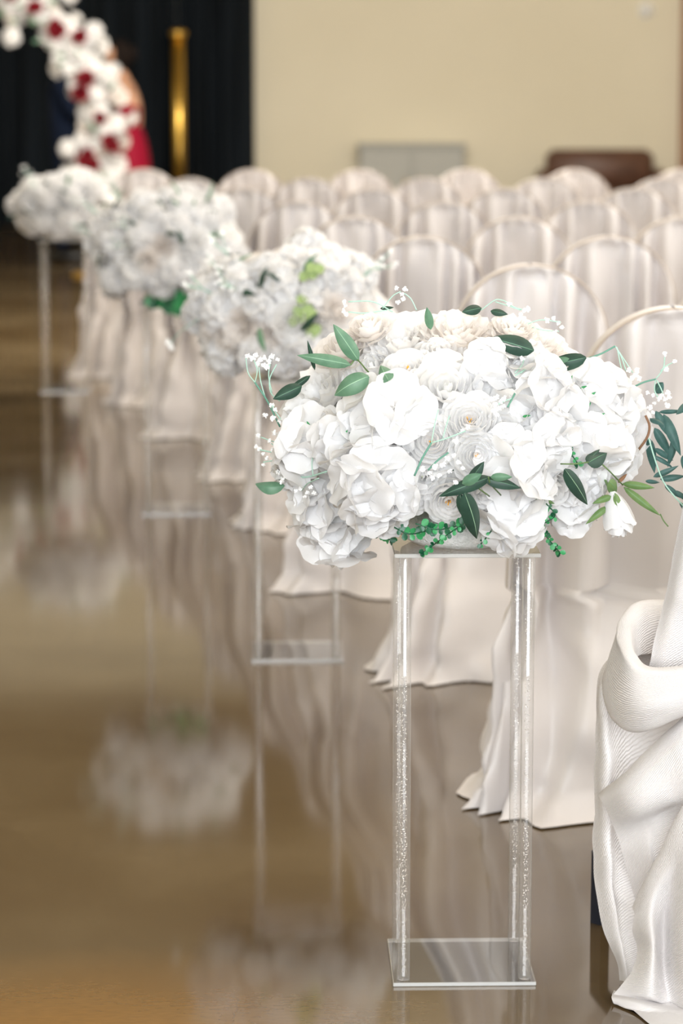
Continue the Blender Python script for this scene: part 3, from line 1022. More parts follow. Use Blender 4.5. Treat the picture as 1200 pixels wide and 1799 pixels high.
# baby's breath
SP = [
    ([([(492, 750), (470, 705), (448, 672)], .0017, 1), ([(448, 672), (436, 655), (432, 628)], .001, 0), ([(448, 672), (452, 650), (446, 632)], .001, 0), ([(466, 698), (458, 670), (455, 645)], .001, 0),
      ([(478, 690), (472, 660), (476, 632)], .001, 0), ([(492, 705), (476, 690), (474, 665), (486, 640)], .0011, 0)],
     [(436, 626), (444, 630), (450, 624), (457, 631), (465, 628), (472, 635), (478, 627), (488, 632), (462, 642), (453, 640), (470, 645)], -.02),
    ([([(512, 800), (480, 795), (456, 790)], .0013, 0), ([(505, 770), (490, 778), (458, 768)], .001, 0), ([(510, 800), (485, 808), (462, 812)], .001, 0), ([(500, 745), (485, 725), (478, 712)], .0012, 0), ([(500, 800), (478, 780), (470, 772)], .001, 0)],
     [(453, 765), (456, 788), (450, 785), (462, 798), (468, 806), (463, 816), (474, 775), (480, 735), (466, 730), (478, 712), (484, 720), (492, 740), (482, 760), (496, 775), (478, 790)], -.01),
    ([([(575, 828), (540, 838), (512, 835), (486, 828)], .0015, 0), ([(550, 836), (548, 815), (550, 800)], .001, 0), ([(512, 836), (498, 842)], .001, 0)],
     [(486, 828), (490, 832), (497, 842), (494, 846), (502, 820), (520, 815)], .02),
    ([([(690, 548), (655, 530), (612, 530)], .0012, 0), ([(680, 545), (640, 550), (612, 548)], .0012, 0), ([(672, 542), (690, 520), (704, 512)], .001, 0), ([(732, 545), (722, 525), (710, 515)], .001, 0)],
     [(604, 530), (606, 538), (604, 546), (608, 551), (697, 506), (712, 508), (706, 517), (708, 526), (699, 531)], -.03),
    ([([(728, 836), (742, 805), (758, 778)], .0018, 1), ([(758, 778), (785, 770), (818, 757)], .0012, 0), ([(752, 826), (770, 808), (788, 795)], .0016, 1), ([(778, 770), (785, 745), (790, 730)], .001, 0), ([(758, 778), (764, 745), (770, 720)], .001, 0)],
     [(742, 824), (755, 830), (765, 820), (778, 816), (790, 828), (772, 836), (798, 800), (806, 812), (812, 756), (822, 750), (800, 775), (812, 822), (760, 840), (785, 806), (800, 848)], .065),
    ([([(850, 585), (885, 574), (922, 571)], .0016, 1), ([(922, 571), (950, 562), (985, 566)], .001, 0), ([(922, 571), (955, 580), (982, 582)], .001, 0), ([(870, 530), (895, 538), (915, 545)], .001, 0), ([(845, 545), (870, 527), (885, 528)], .001, 0), ([(885, 528), (905, 540), (925, 545)], .001, 0)],
     [(973, 560), (982, 568), (988, 575), (975, 584), (962, 562), (920, 545), (914, 552), (926, 543), (893, 558), (895, 534), (870, 588), (880, 580)], -.02),
    ([([(1025, 632), (1055, 622), (1081, 608)], .0016, 1), ([(1081, 608), (1092, 628), (1100, 652)], .0011, 0), ([(1084, 610), (1090, 640), (1094, 660)], .001, 0), ([(1081, 608), (1102, 640), (1112, 655)], .001, 0)],
     [(1105, 650), (1120, 651), (1116, 660), (1124, 664), (1108, 668), (1096, 664), (1090, 655), (1112, 664)], -.02),
    ([([(1105, 684), (1130, 672), (1152, 666)], .0016, 1), ([(1152, 666), (1165, 648), (1168, 626)], .0011, 0), ([(1160, 652), (1172, 642), (1185, 636)], .001, 0), ([(1152, 666), (1150, 685), (1156, 698)], .0011, 0), ([(1154, 668), (1164, 690), (1160, 702)], .0011, 0)],
     [(1168, 622), (1185, 634), (1171, 648), (1138, 690), (1148, 694), (1158, 700), (1168, 702), (1176, 698), (1150, 708), (1142, 716), (1146, 726), (1172, 712), (1174, 690), (1162, 694)], -.03),
    ([([(905, 655), (918, 640), (920, 628)], .001, 0), ([(915, 655), (935, 640), (942, 632)], .001, 0), ([(905, 660), (938, 640), (950, 636)], .001, 0)],
     [(912, 624), (920, 621), (928, 626), (936, 624), (944, 632), (952, 630), (918, 630)], .04),
    ([([(900, 700), (885, 705), (872, 712)], .0012, 0), ([(905, 690), (900, 700), (892, 715)], .0016, 1)],
     [(864, 702), (872, 698), (880, 706), (870, 712), (878, 718), (886, 700), (868, 722), (884, 714), (874, 728)], .04),
    ([([(560, 840), (540, 850), (530, 862)], .001, 0)], [(528, 858), (540, 866), (546, 856), (552, 866), (536, 872), (520, 862)], .05),
]
for stems, bl, push in SP:
    S_ = [([surf(a, b_, push)[0] for a, b_ in pts], r_, mi) for pts, r_, mi in stems]
    Bp = [surf(a, b_, push + rnd.uniform(-.004, .008))[0] for a, b_ in bl]
    sprig(B1, O1, S_, Bp, rnd)

# boxwood and ivy under the flowers
for pts, sz, push in (([(815, 920), (785, 940), (742, 972)], .013, .05), ([(955, 900), (948, 925), (935, 945)], .012, .04), ([(948, 925), (962, 945), (985, 972)], .012, .05), ([(650, 930), (672, 940), (690, 952)], .013, .02),
                      ([(690, 925), (720, 938), (760, 930)], .016, .02), ([(730, 920), (770, 930), (810, 922)], .016, .02), ([(960, 885), (975, 905), (955, 920)], .012, .04), ([(610, 880), (622, 860), (640, 850)], .014, .0),
                      ([(1010, 660), (1040, 690), (1060, 700)], .010, .01), ([(1040, 740), (1060, 760), (1075, 790)], .010, .01), ([(990, 780), (1005, 800), (1015, 815)], .012, .02), ([(575, 760), (600, 775), (615, 770)], .012, .01),
                      ([(905, 785), (925, 790), (935, 780)], .010, .01), ([(865, 930), (850, 950), (845, 955)], .010, .03)):
    leafy_sprig(B1, O1, [surf(a, b_, push)[0] for a, b_ in pts], rnd, sz * .8, step=.009)


# ------------------------------------------------------------------ blurred arrangements on the other stands
def arrangement(S, cpx, cpy, rx, ru, rd, seed, label, warm=.25, lime=(), extra=None, nl=12):
    rnd = random.Random(seed)
    O = Vector((S.x, S.y, SH + .0005))
    B = thing('floral_arrangement', label, 'bouquet', O, 0, 'white flower arrangements on the stands')
    c = at(cpx, cpy, S.y)
    ry = rx * .85
    MB().lathe([(.085, 0), (.105, .012), (.108, .03), (.095, .048), (.01, .064)], 24).build('foam_dome', M['foam'], B)
    q = MB()
    for j in range(9):
        for i in range(16):
            a, f = 2 * PI * i / 16, -PI / 2 + PI * j / 8
            d = Vector((math.cos(f) * math.cos(a), math.cos(f) * math.sin(a), math.sin(f)))
            k_ = .8 + .1 * noise.noise(d * 3 + Vector((seed, 0, 0)))
            q.V.append((c.x - O.x + d.x * rx * k_, d.y * ry * k_, c.z - O.z + d.z * (ru if d.z > 0 else rd * .7) * k_))
    q.F = grid_faces(16, 9, 0, True)
    q.M = [0] * len(q.F)
    q.build('moss_core', M['moss'], B)
    n = 74
    ga = PI * (3 - 5 ** .5)
    for i in range(n):
        z = 1 - (i + .5) / n * 1.72
        r = math.sqrt(max(0, 1 - z * z))
        a = i * ga
        d = Vector((r * math.cos(a), r * math.sin(a), z))
        k_ = rnd.uniform(.84, .98)
        p = Vector((c.x - O.x + d.x * rx * k_, d.y * ry * k_, c.z - O.z + d.z * (ru if z > 0 else rd) * k_))
        if d.z < -.45 and abs(p.x) < .13 and abs(p.y) < .13:
            continue
        if p.z < .065 and math.hypot(p.x, p.y) < .2:
            p.z = .065
        if i % 5 in (0, 2, 3):
            place_head(B, p, d, rnd.uniform(.056, .072), rnd, False)
        else:
            bank = [PEONY[1], ROSES[2]] if rnd.random() < warm + .3 * max(0, d.z) else [PEONY[0], ROSES[0], RANS[0], PEONY[2]]  # warm petals likelier towards the top, lamp warmth painted into the blooms
            place_flower(B, rnd.choice(bank), p, d, rnd.uniform(.048, .062), rnd, False, 'rose')
    for i in range(nl):
        a, f = rnd.uniform(-PI, 0), rnd.uniform(-.3, 1.2)
        d = Vector((math.cos(f) * math.cos(a), math.cos(f) * math.sin(a), math.sin(f)))
        p = Vector((c.x - O.x + d.x * rx * 1.04, d.y * ry * 1.04, c.z - O.z + d.z * (ru if d.z > 0 else rd) * 1.04))
        t = Vector((rnd.uniform(-1, 1), rnd.uniform(-.3, .3), rnd.uniform(-.6, 1))).normalized()
        leaf(B, p, p + (t + d * .7).normalized() * rnd.uniform(.05, .085), .026, d, 'leaf_dark' if i % 3 else 'leaf_mid')
    for (lx, ly) in lime:
        p = at(lx, ly, S.y - ry * .93) - O
        mb = MB()
        for j in range(5):
            fl = FLORETS[j][1]
            o_ = Vector((rnd.uniform(-.022, .022), -.01, rnd.uniform(-.028, .028)))
            T = look((o_.x * 10, -1, o_.z * 10 + .3), spin=j) @ Matrix.Scale(.014, 4)
            mb.add([p + o_ + T @ Vector(v) for v in fl.V], fl.F)
        mb.build('green_blossom', M['lime'], B)
    for (pts, sz) in (extra or []):
        leafy_sprig(B, O, [at(a, b_, S.y - .14) for a, b_ in pts], rnd, sz)
    # sprigs of baby's breath standing off the mass
    for i in range(6):
        a, f = rnd.uniform(-PI, 0), rnd.uniform(.0, 1.0)
        d = Vector((math.cos(f) * math.cos(a), math.cos(f) * math.sin(a), math.sin(f)))
        p = Vector((c.x + d.x * rx, O.y + d.y * ry, c.z + d.z * ru))
        tips = [p + d * .07 + Vector((rnd.uniform(-.03, .03), rnd.uniform(-.02, .02), rnd.uniform(-.02, .03))) for _ in range(5)]
        sprig(B, O, [([p, p + d * .03, t_], .001, 0) for t_ in tips], tips, rnd, .006)
    return B, O


B2, O2 = arrangement(S2, 512, 566, .255, .19, .15, 2, 'second white bouquet from the camera, with lime green florets, just behind the sharp one', .3, [(548, 488), (540, 568), (530, 545)], None, 7)
lp = at(298, 604, S2.y - .05)
sprig(B2, O2, [([at(350, 560, S2.y - .08), at(320, 580, S2.y - .06), lp], .001, 0)], [lp, lp + Vector((.006, 0, -.01)), lp + Vector((-.006, 0, .006))], rnd, .008)
B3, O3 = arrangement(S3, 292, 440, .265, .20, .175, 3, 'third white bouquet from the camera, dark green sprigs showing under its blooms', .15, (),
                     [([(250, 520), (280, 530), (320, 540)], .04), ([(300, 525), (330, 530), (350, 525)], .04)], 18)
B4, O4 = arrangement(S4, 116, 366, .25, .165, .165, 4, 'farthest and leftmost white bouquet, in front of the black drapes', .15)

# ------------------------------------------------------------------ satin covered chairs
SEAT, TOP = .47, 1.055


def smooth01(x):
    x = min(1, max(0, x))
    return x * x * (3 - 2 * x)


def cover_mesh(seed, spill):
    """back hood and skirt of a draped chair cover; chair back at y=0 faces the camera, seat towards +y"""
    rnd = random.Random(seed)
    nc = 150
    ph = [rnd.random() * 6.3 for _ in range(8)]
    us = np.linspace(0, 1, nc, endpoint=False)

    def ring(hw, y0, y1, u):
        """superellipse loop; u=0 at the middle of the back (camera side)"""
        a = 2 * PI * u - PI / 2
        ca, sa = math.cos(a), math.sin(a)
        e_ = .45
        x = hw * math.copysign(abs(ca) ** e_, ca)
        y = (y0 + y1) / 2 + (y1 - y0) / 2 * math.copysign(abs(sa) ** e_, sa)
        return x, y

    def pleat(x, z, hw, u):
        """the panel facing the camera sinks behind its rim and falls in soft pleats"""
        q = abs(x) / max(hw, .01)
        inn = smooth01((1 - q) * 11) * smooth01((TOP - z) / .028)
        pl = .5 + .5 * math.sin(x * 108 + ph[0] + 1.5 * math.sin(x * 27 + ph[1]) + (z - 1) * (x * 4) + .35 * math.sin(z * 9 + ph[2]))
        return inn * (.010 + .098 * pl ** 1.2 * (.35 + .65 * smooth01((TOP - z) / .22)))

    back_rows, skirt_rows = [], []
    rim = []
    # hood
    nb = 30
    for j in range(nb):
        f = j / (nb - 1)
        if f < .5:
            th = f / .5 * PI / 2
            z = TOP - .19 * (1 - math.cos(th))
            hw = .19 * math.sin(th) + .004
        else:
            g = (f - .5) / .5
            z = TOP - .19 - g * (TOP - .19 - SEAT)
            hw = .19 + .012 * g
        y0 = -.055 * (z - SEAT) / (TOP - SEAT)
        row = []
        for u in us:
            x, y = ring(hw, y0, y0 + .125, u)
            y = y + pleat(x, z, hw, u) if u < .25 or u > .75 else y
            y = min(y, y0 + .118)
            x -= spill * 1.0 * smooth01((-x / max(hw, .01) + .3) * .9) * smooth01((TOP - .16 - z) / .32)
            row.append((x, y, z))
        back_rows.append(row)
    for th in np.linspace(-PI * .5, PI * .5, 29):
        z = TOP - .19 + .19 * math.cos(th) + .002
        x = .192 * math.sin(th)
        y0 = -.055 * (z - SEAT) / (TOP - SEAT)
        rim.append((x, y0 + .006, z))
    for s in (1,):
        pass
    # skirt
    ns = 30
    for j in range(ns):
        f = j / (ns - 1)
        z = SEAT * (1 - f) + .004
        fl = f ** 1.3
        row = []
        for u in us:
            y1 = .125 + smooth01(f / .07) * .305
            x, y = ring(.202 + .012 * smooth01(f / .15), -.005, y1, u)
            if u < .25 or u > .75:
                y += pleat(x, z, .205, u) * (1 - smooth01(f / .75))
            cx_, cy_ = 0, (y1) / 2
            dx, dy = x - cx_, y - cy_
            L = math.hypot(dx, dy) + 1e-6
            nx, ny = dx / L, dy / L
            s_ = u * 2 * PI
            d = fl * .03
            w1 = math.sin(7 * s_ + ph[2] + 1.4 * math.sin(2 * s_ + ph[3]) + 1.6 * f)
            w2 = math.sin(13 * s_ + ph[4] - f * 2.2 + .8 * math.sin(3 * s_))
            d += smooth01(f / .45) * (.036 * (1 - 2 * abs(w1) ** 1.4) + .012 * w2) * (.55 + .6 * f)
            cr_ = Vector((x * 4 + seed * 3, y * 4, z * 4.5 + x * 3))
            d += (.05 * (.35 - abs(noise.noise(cr_))) + .025 * (.3 - abs(noise.noise(cr_ * 2.4)))) * smooth01(f / .2)
            if f > .90:
                d += (f - .90) / .10 * (.035 + .03 * math.sin(5 * s_ + ph[5]))
            px_, py_ = x + nx * d, y + ny * d
            left = smooth01((-nx + .15) * 1.1) * smooth01((.34 - y) / .5 + .3)
            px_ -= spill * left * (.95 + .1 * f)
            px_ = min(px_, .262)
            if spill < .08:
                px_ = max(px_, -.262)
            zz = z
            if f > .95:
                zz = .004 + .012 * abs(math.sin(7 * s_ + ph[6])) * (1 if j < ns - 1 else 0)
            row.append((px_, py_, max(.004, zz)))
        skirt_rows.append(row)
    skirt_rows[0] = list(back_rows[-1])
    mk = lambda rows, nm: mesh(nm, [p for r in rows for p in r], grid_faces(nc, len(rows), 0, True), M['satin'])
    pip = MB().tube(rim, .0022, 6)
    return mk(back_rows, 'back_cover'), mk(skirt_rows, 'skirt'), mesh('piping', pip.V, pip.F, M['piping'])


COVERS = [cover_mesh(1, .13), cover_mesh(2, .11), cover_mesh(3, .15), cover_mesh(4, .02), cover_mesh(5, .02)]
ql = MB().box(-.013, .013, -.013, .013, 0, .41, 0, .003)
LEG = mesh('leg', ql.V, ql.F, M['navy_metal'], False)
qq = MB().box(-.17, .17, .13, .36, .40, .43, 0, .01)
SEATM = mesh('seat', qq.V, qq.F, M['navy_metal'], False)

rows = [(5.52, .672), (6.80, .470), (8.00, .236), (9.15, .045), (10.3, -.16), (11.5, -.41), (12.7, -.70), (13.9, -1.00)]
ROWN = ['second', 'third', 'fourth', 'fifth', 'sixth', 'seventh', 'eighth', 'ninth']
CHN = ['aisle', 'second', 'third', 'fourth', 'fifth', 'sixth', 'seventh']
counts = [2, 3, 3, 4, 4, 5, 5, 6]
rc = random.Random(8)


def chair(loc, rz, k_, label, group):
    t = thing('covered_chair', label, 'chair', loc, rz, group)
    a, b_, c = COVERS[k_]
    obj('back_cover', a, t)
    obj('skirt', b_, t)
    obj('piping', c, t)['label'] = 'taupe seam along the arched top'
    obj('seat', SEATM, t)
    for x in (-.155, .155):
        for y in (.145, .345):
            obj('leg', LEG, t, Matrix.Translation((x, y, 0)))
    return t


for r_, ((Y, x0), n_) in enumerate(zip(rows, counts)):
    for i in range(n_):
        lab = ('ivory satin covered chair on the aisle, %s row counted from the camera' % ROWN[r_]) if i == 0 else \
              ('ivory satin covered chair, %s from the aisle in the %s row from the camera' % (CHN[i], ROWN[r_]))
        k_ = (r_ % 3) if i == 0 else 3 + (i + r_) % 2
        chair((x0 + i * .545, Y + (0 if i == 0 else rc.uniform(-.03, .03)), 0), R(rc.uniform(-2, 3)), k_, lab, 'satin covered chairs in rows')


# the nearest chair: only the drape spilling off its aisle side is in the frame
def loft(ctrl, nu, nv, org):
    """sheet through rows of (px, py, Y) control points"""
    rowsW = [[tuple(at(a, b_, y)) for a, b_, y in r_] for r_ in ctrl]
    A = np.array([catmull(r_, nu) for r_ in rowsW])
    A = catmull(A, nv)
    V = [Vector(p) for r_ in A for p in r_]
    return V, grid_faces(nu, nv)


C0 = Vector((.86, 4.47, 0))
ch = thing('covered_chair', 'nearest satin covered chair, crinkled drape bunched into a deep cowl fold', 'chair', C0, 0, 'satin covered chairs in rows')
a, b_, c = COVERS[3]
obj('back_cover', a, ch)
obj('piping', c, ch)['label'] = 'taupe seam along the arched top'
obj('skirt', b_, ch)
obj('seat', SEATM, ch)
gl = ground(1054, 1621)
# the aisle side front leg steps out under the drape
gx, gy = gl.x - C0.x, gl.y - C0.y
MB().tube([(gx, gy, 0), (gx, gy, .13), (gx + .05, gy - .01, .19), (-.155, .345, .40)], .0175, 4).build('leg', M['navy_metal'], ch, False)
legs = [(.155, .345), (-.155, .145), (.155, .145)]
for (x, y) in legs:
    obj('leg', LEG, ch, Matrix.Translation((x, y, 0)))


def drape(name, ctrl, nu=60, nv=40, crumple=.004, seed=0, uvs=1.0):
    V, F = loft(ctrl, nu, nv, C0)
    out = []
    for p in V:
        d = crumple * 1.3 * noise.noise(p * 9 + Vector((seed, 0, 0))) + crumple * 1.6 * (.35 - abs(noise.noise(p * 15 + Vector((seed, 3, 0)))))
        q_ = p + Vector((d * .4, -d, 0)) - C0
        q_.z = max(q_.z, .003)
        out.append(q_)
    me = mesh(name, out, F, M['crinkle'])
    uv = me.uv_layers.new(name='UVMap')
    idx = np.zeros(len(me.loops), int)
    me.loops.foreach_get('vertex_index', idx)
    co = np.zeros((len(me.loops), 2))
    co[:, 0] = (idx % nu) / nu * uvs
    co[:, 1] = (idx // nu) / nv * uvs
    uv.data.foreach_set('uv', co.ravel())
    return obj(name, me, ch)


# hanging panel that drops into the cowl
drape('hanging_drape', [
    [(1232, 560, 4.44), (1262, 560, 4.42), (1300, 560, 4.44), (1380, 560, 4.46)],
    [(1222, 720, 4.43), (1250, 720, 4.40), (1300, 720, 4.43), (1380, 720, 4.44)],
    [(1200, 875, 4.42), (1230, 875, 4.38), (1290, 875, 4.41), (1370, 875, 4.43)],
    [(1178, 1000, 4.42), (1205, 1000, 4.38), (1270, 1000, 4.40), (1360, 1000, 4.42)],
    [(1160, 1085, 4.44), (1186, 1085, 4.41), (1250, 1085, 4.42), (1350, 1085, 4.43)],
    [(1140, 1180, 4.46), (1170, 1190, 4.45), (1240, 1190, 4.45), (1350, 1190, 4.45)]], 40, 50, .005, 1, 1.6)
# the cowl: inside wall, rolled rim, outer swag
drape('cowl_fold', [
    [(1330, 1150, 4.56), (1210, 1150, 4.55), (1150, 1148, 4.53), (1124, 1150, 4.50), (1116, 1160, 4.47), (1122, 1172, 4.44), (1145, 1180, 4.42), (1215, 1180, 4.40), (1330, 1170, 4.39)],
    [(1330, 1085, 4.57), (1210, 1085, 4.56), (1145, 1082, 4.53), (1115, 1098, 4.49), (1107, 1120, 4.45), (1115, 1148, 4.41), (1140, 1170, 4.38), (1210, 1168, 4.36), (1330, 1150, 4.35)],
    [(1330, 1052, 4.59), (1205, 1055, 4.58), (1125, 1056, 4.55), (1093, 1084, 4.50), (1084, 1115, 4.45), (1098, 1150, 4.38), (1132, 1176, 4.34), (1205, 1173, 4.32), (1330, 1148, 4.31)],
    [(1330, 1070, 4.62), (1205, 1070, 4.61), (1120, 1072, 4.58), (1088, 1098, 4.53), (1081, 1132, 4.46), (1094, 1172, 4.37), (1132, 1206, 4.32), (1205, 1196, 4.30), (1330, 1168, 4.29)],
    [(1330, 1140, 4.63), (1205, 1140, 4.62), (1116, 1140, 4.60), (1075, 1150, 4.55), (1064, 1185, 4.48), (1082, 1232, 4.38), (1130, 1250, 4.31), (1205, 1232, 4.29), (1330, 1190, 4.28)],
    [(1330, 1180, 4.62), (1205, 1180, 4.61), (1112, 1180, 4.59), (1064, 1180, 4.54), (1058, 1215, 4.49), (1076, 1265, 4.42), (1122, 1286, 4.36), (1205, 1256, 4.32), (1330, 1208, 4.31)],
    [(1330, 1185, 4.60), (1205, 1185, 4.60), (1110, 1190, 4.58), (1068, 1195, 4.55), (1064, 1222, 4.52), (1082, 1258, 4.47), (1124, 1272, 4.42), (1205, 1240, 4.38), (1330, 1198, 4.36)]], 70, 50, .0035, 2, 1.3)
# side panel falling to the floor behind the folds
drape('side_panel', [
    [(1112, 1118, 4.62), (1124, 1116, 4.60), (1160, 1116, 4.60), (1330, 1116, 4.60)],
    [(1076, 1146, 4.60), (1098, 1146, 4.56), (1150, 1146, 4.58), (1330, 1146, 4.60)],
    [(1049, 1195, 4.58), (1066, 1195, 4.53), (1110, 1195, 4.57), (1330, 1195, 4.58)],
    [(1046, 1300, 4.55), (1068, 1300, 4.50), (1120, 1300, 4.55), (1330, 1300, 4.55)],
    [(1043, 1400, 4.54), (1066, 1400, 4.49), (1118, 1400, 4.53), (1330, 1400, 4.53)],
    [(1041, 1500, 4.52), (1068, 1500, 4.47), (1108, 1500, 4.51), (1330, 1500, 4.50)],
    [(1047, 1570, 4.50), (1074, 1570, 4.46), (1106, 1570, 4.49), (1330, 1570, 4.49)],
    [(1060, 1640, 4.48), (1086, 1640, 4.44), (1112, 1640, 4.46), (1330, 1640, 4.47)],
    [(1084, 1690, 4.46), (1098, 1690, 4.42), (1122, 1690, 4.44), (1330, 1690, 4.45)],
    [(1088, 1722, 4.45), (1102, 1724, 4.42), (1126, 1722, 4.43), (1330, 1722, 4.44)]], 50, 60, .006, 3, 1.6)
# first diagonal fold
drape('diagonal_fold', [
    [(1058, 1388, 4.54), (1092, 1362, 4.50), (1150, 1312, 4.46), (1220, 1250, 4.42), (1330, 1170, 4.38)],
    [(1051, 1396, 4.50), (1088, 1366, 4.43), (1144, 1312, 4.40), (1214, 1246, 4.36), (1330, 1160, 4.33)],
    [(1056, 1406, 4.45), (1100, 1385, 4.38), (1160, 1335, 4.35), (1222, 1280, 4.32), (1330, 1210, 4.30)],
    [(1070, 1436, 4.44), (1120, 1424, 4.37), (1180, 1400, 4.35), (1240, 1370, 4.31), (1330, 1320, 4.30)],
    [(1086, 1474, 4.45), (1130, 1450, 4.42), (1176, 1430, 4.40), (1240, 1430, 4.33), (1330, 1420, 4.32)],
    [(1102, 1530, 4.46), (1138, 1500, 4.42), (1160, 1500, 4.42), (1240, 1500, 4.36), (1330, 1500, 4.34)],
    [(1120, 1590, 4.47), (1150, 1580, 4.44), (1190, 1580, 4.42), (1250, 1580, 4.38), (1330, 1580, 4.36)]], 60, 50, .004, 4, 1.5)
# second diagonal fold that runs down to the floor
drape('front_fold', [
    [(1120, 1580, 4.46), (1140, 1540, 4.44), (1168, 1496, 4.41), (1212, 1420, 4.38), (1330, 1250, 4.34)],
    [(1110, 1592, 4.41), (1132, 1544, 4.38), (1158, 1496, 4.36), (1202, 1412, 4.33), (1330, 1240, 4.29)],
    [(1115, 1606, 4.37), (1142, 1566, 4.34), (1176, 1520, 4.32), (1220, 1460, 4.28), (1330, 1330, 4.26)],
    [(1112, 1636, 4.37), (1146, 1622, 4.32), (1168, 1606, 4.37), (1214, 1560, 4.27), (1330, 1480, 4.25)],
    [(1120, 1668, 4.37), (1148, 1660, 4.32), (1166, 1654, 4.38), (1210, 1640, 4.27), (1330, 1600, 4.25)],
    [(1110, 1702, 4.36), (1146, 1704, 4.31), (1168, 1704, 4.37), (1210, 1704, 4.26), (1330, 1690, 4.24)],
    [(1090, 1732, 4.36), (1140, 1748, 4.31), (1176, 1762, 4.34), (1220, 1766, 4.27), (1330, 1760, 4.24)],
    [(1074, 1748, 4.37), (1130, 1756, 4.34), (1180, 1766, 4.36), (1226, 1775, 4.29), (1330, 1790, 4.25)]], 60, 56, .004, 5, 1.5)
# hem spread on the floor
drape('hem_fold', [
    [(1078, 1742, 4.40), (1120, 1750, 4.36), (1180, 1762, 4.36), (1250, 1770, 4.30), (1340, 1770, 4.26)],
    [(1074, 1752, 4.34), (1122, 1762, 4.31), (1184, 1774, 4.30), (1250, 1780, 4.25), (1340, 1790, 4.22)],
    [(1082, 1770, 4.33), (1128, 1788, 4.29), (1186, 1800, 4.26), (1250, 1810, 4.22), (1340, 1820, 4.18)],
    [(1098, 1790, 4.31), (1140, 1812, 4.26), (1190, 1830, 4.22), (1250, 1845, 4.18), (1340, 1850, 4.15)],
    [(1112, 1806, 4.30), (1150, 1840, 4.22), (1200, 1860, 4.19), (1260, 1880, 4.14), (1340, 1890, 4.10)]], 50, 30, .003, 6, 1.2)


# ------------------------------------------------------------------ flower arch and couple at the far end
AY = 21.2
sA = lambda px, py, Y=AY: at(px, py, Y)
path = [sA(172, 440), sA(172, 380), sA(176, 300), sA(182, 240), sA(172, 180), sA(146, 125), sA(112, 75), sA(72, 30), sA(30, 0), sA(-40, -30), sA(-130, -45)]
path[0].z = 0
A0 = Vector((path[0].x, AY, 0))
AR = thing('flower_arch', 'curved arch of white blooms with deep red roses before the black drapes', 'arch', A0)
PP = smooth_path([p - A0 for p in path], 60)
MB().tube(PP, .02, 8).build('arch_frame', M['brass'], AR)
MB().lathe([(.2, 0), (.2, .02), (.03, .03)], 20).build('base', M['brass'], AR)
ra = random.Random(12)
for i in range(230):
    f = .20 + .80 * (i / 229)
    j = min(58, int(f * 59))
    p = PP[j]
    wdt = .165
    o_ = Vector((ra.gauss(0, wdt * .62), ra.uniform(-.16, .14), ra.gauss(0, wdt * .5)))
    d = (Vector((o_.x, o_.y - .12, o_.z))).normalized()
    if i % 2:
        obj('hydrangea', HEADS[i % 3], AR, Matrix.Translation(p + o_) @ look(d) @ Matrix.Scale(ra.uniform(.06, .085), 4))
    else:
        place_flower(AR, ra.choice(PEONY + ROSES), p + o_, d, ra.uniform(.055, .075), ra, False, 'white_rose')
REDM = []
for K in (ROSES[0], PEONY[0]):
    me = K['whole'].copy()
    me.materials.clear()
    me.materials.append(M['petal_red'])
    REDM.append(me)
for (px, py, n_) in ((58, 12, 2), (96, 52, 4), (138, 66, 2), (143, 138, 3), (137, 160, 2), (192, 252, 4), (155, 280, 3), (176, 212, 1), (30, -20, 3)):
    c = sA(px, py, AY - .22) - A0
    for i in range(n_):
        o_ = Vector((ra.uniform(-.05, .05), ra.uniform(-.04, .02), ra.uniform(-.045, .045)))
        o = obj('red_rose', REDM[i % 2], AR, Matrix.Translation(c + o_) @ look((o_.x, -.3, o_.z + .05)) @ Matrix.Scale(ra.uniform(.045, .06), 4))
        o['label'] = 'deep red rose'
for i in range(26):
    p = PP[ra.randint(14, 56)] + Vector((ra.uniform(-.2, .2), -.18, ra.uniform(-.15, .15)))
    leaf(AR, p, p + Vector((ra.uniform(-.08, .08), -.03, ra.uniform(-.06, .08))), .035, (0, -1, .3), 'leaf_mid')


def skin_body(name, verts, edges, radii, m, parent, sub=2):
    bm = bmesh.new()
    lay = bm.verts.layers.skin.verify()
    bv = []
    for i, (p, r_) in enumerate(zip(verts, radii)):
        q_ = bm.verts.new(p)
        q_[lay].radius = r_ if isinstance(r_, tuple) else (r_, r_)
        q_[lay].use_root = (i == 0)
        bv.append(q_)
    for a, b_ in edges:
        bm.edges.new((bv[a], bv[b_]))
    me = bpy.data.meshes.new(name)
    bm.to_mesh(me)
    bm.free()
    o = obj(name, me, parent)
    md = o.modifiers.new('skin', 'SKIN')
    md.use_smooth_shade = True
    s = o.modifiers.new('subsurf', 'SUBSURF')
    s.levels = s.render_levels = sub
    me.materials.append(m)
    return o


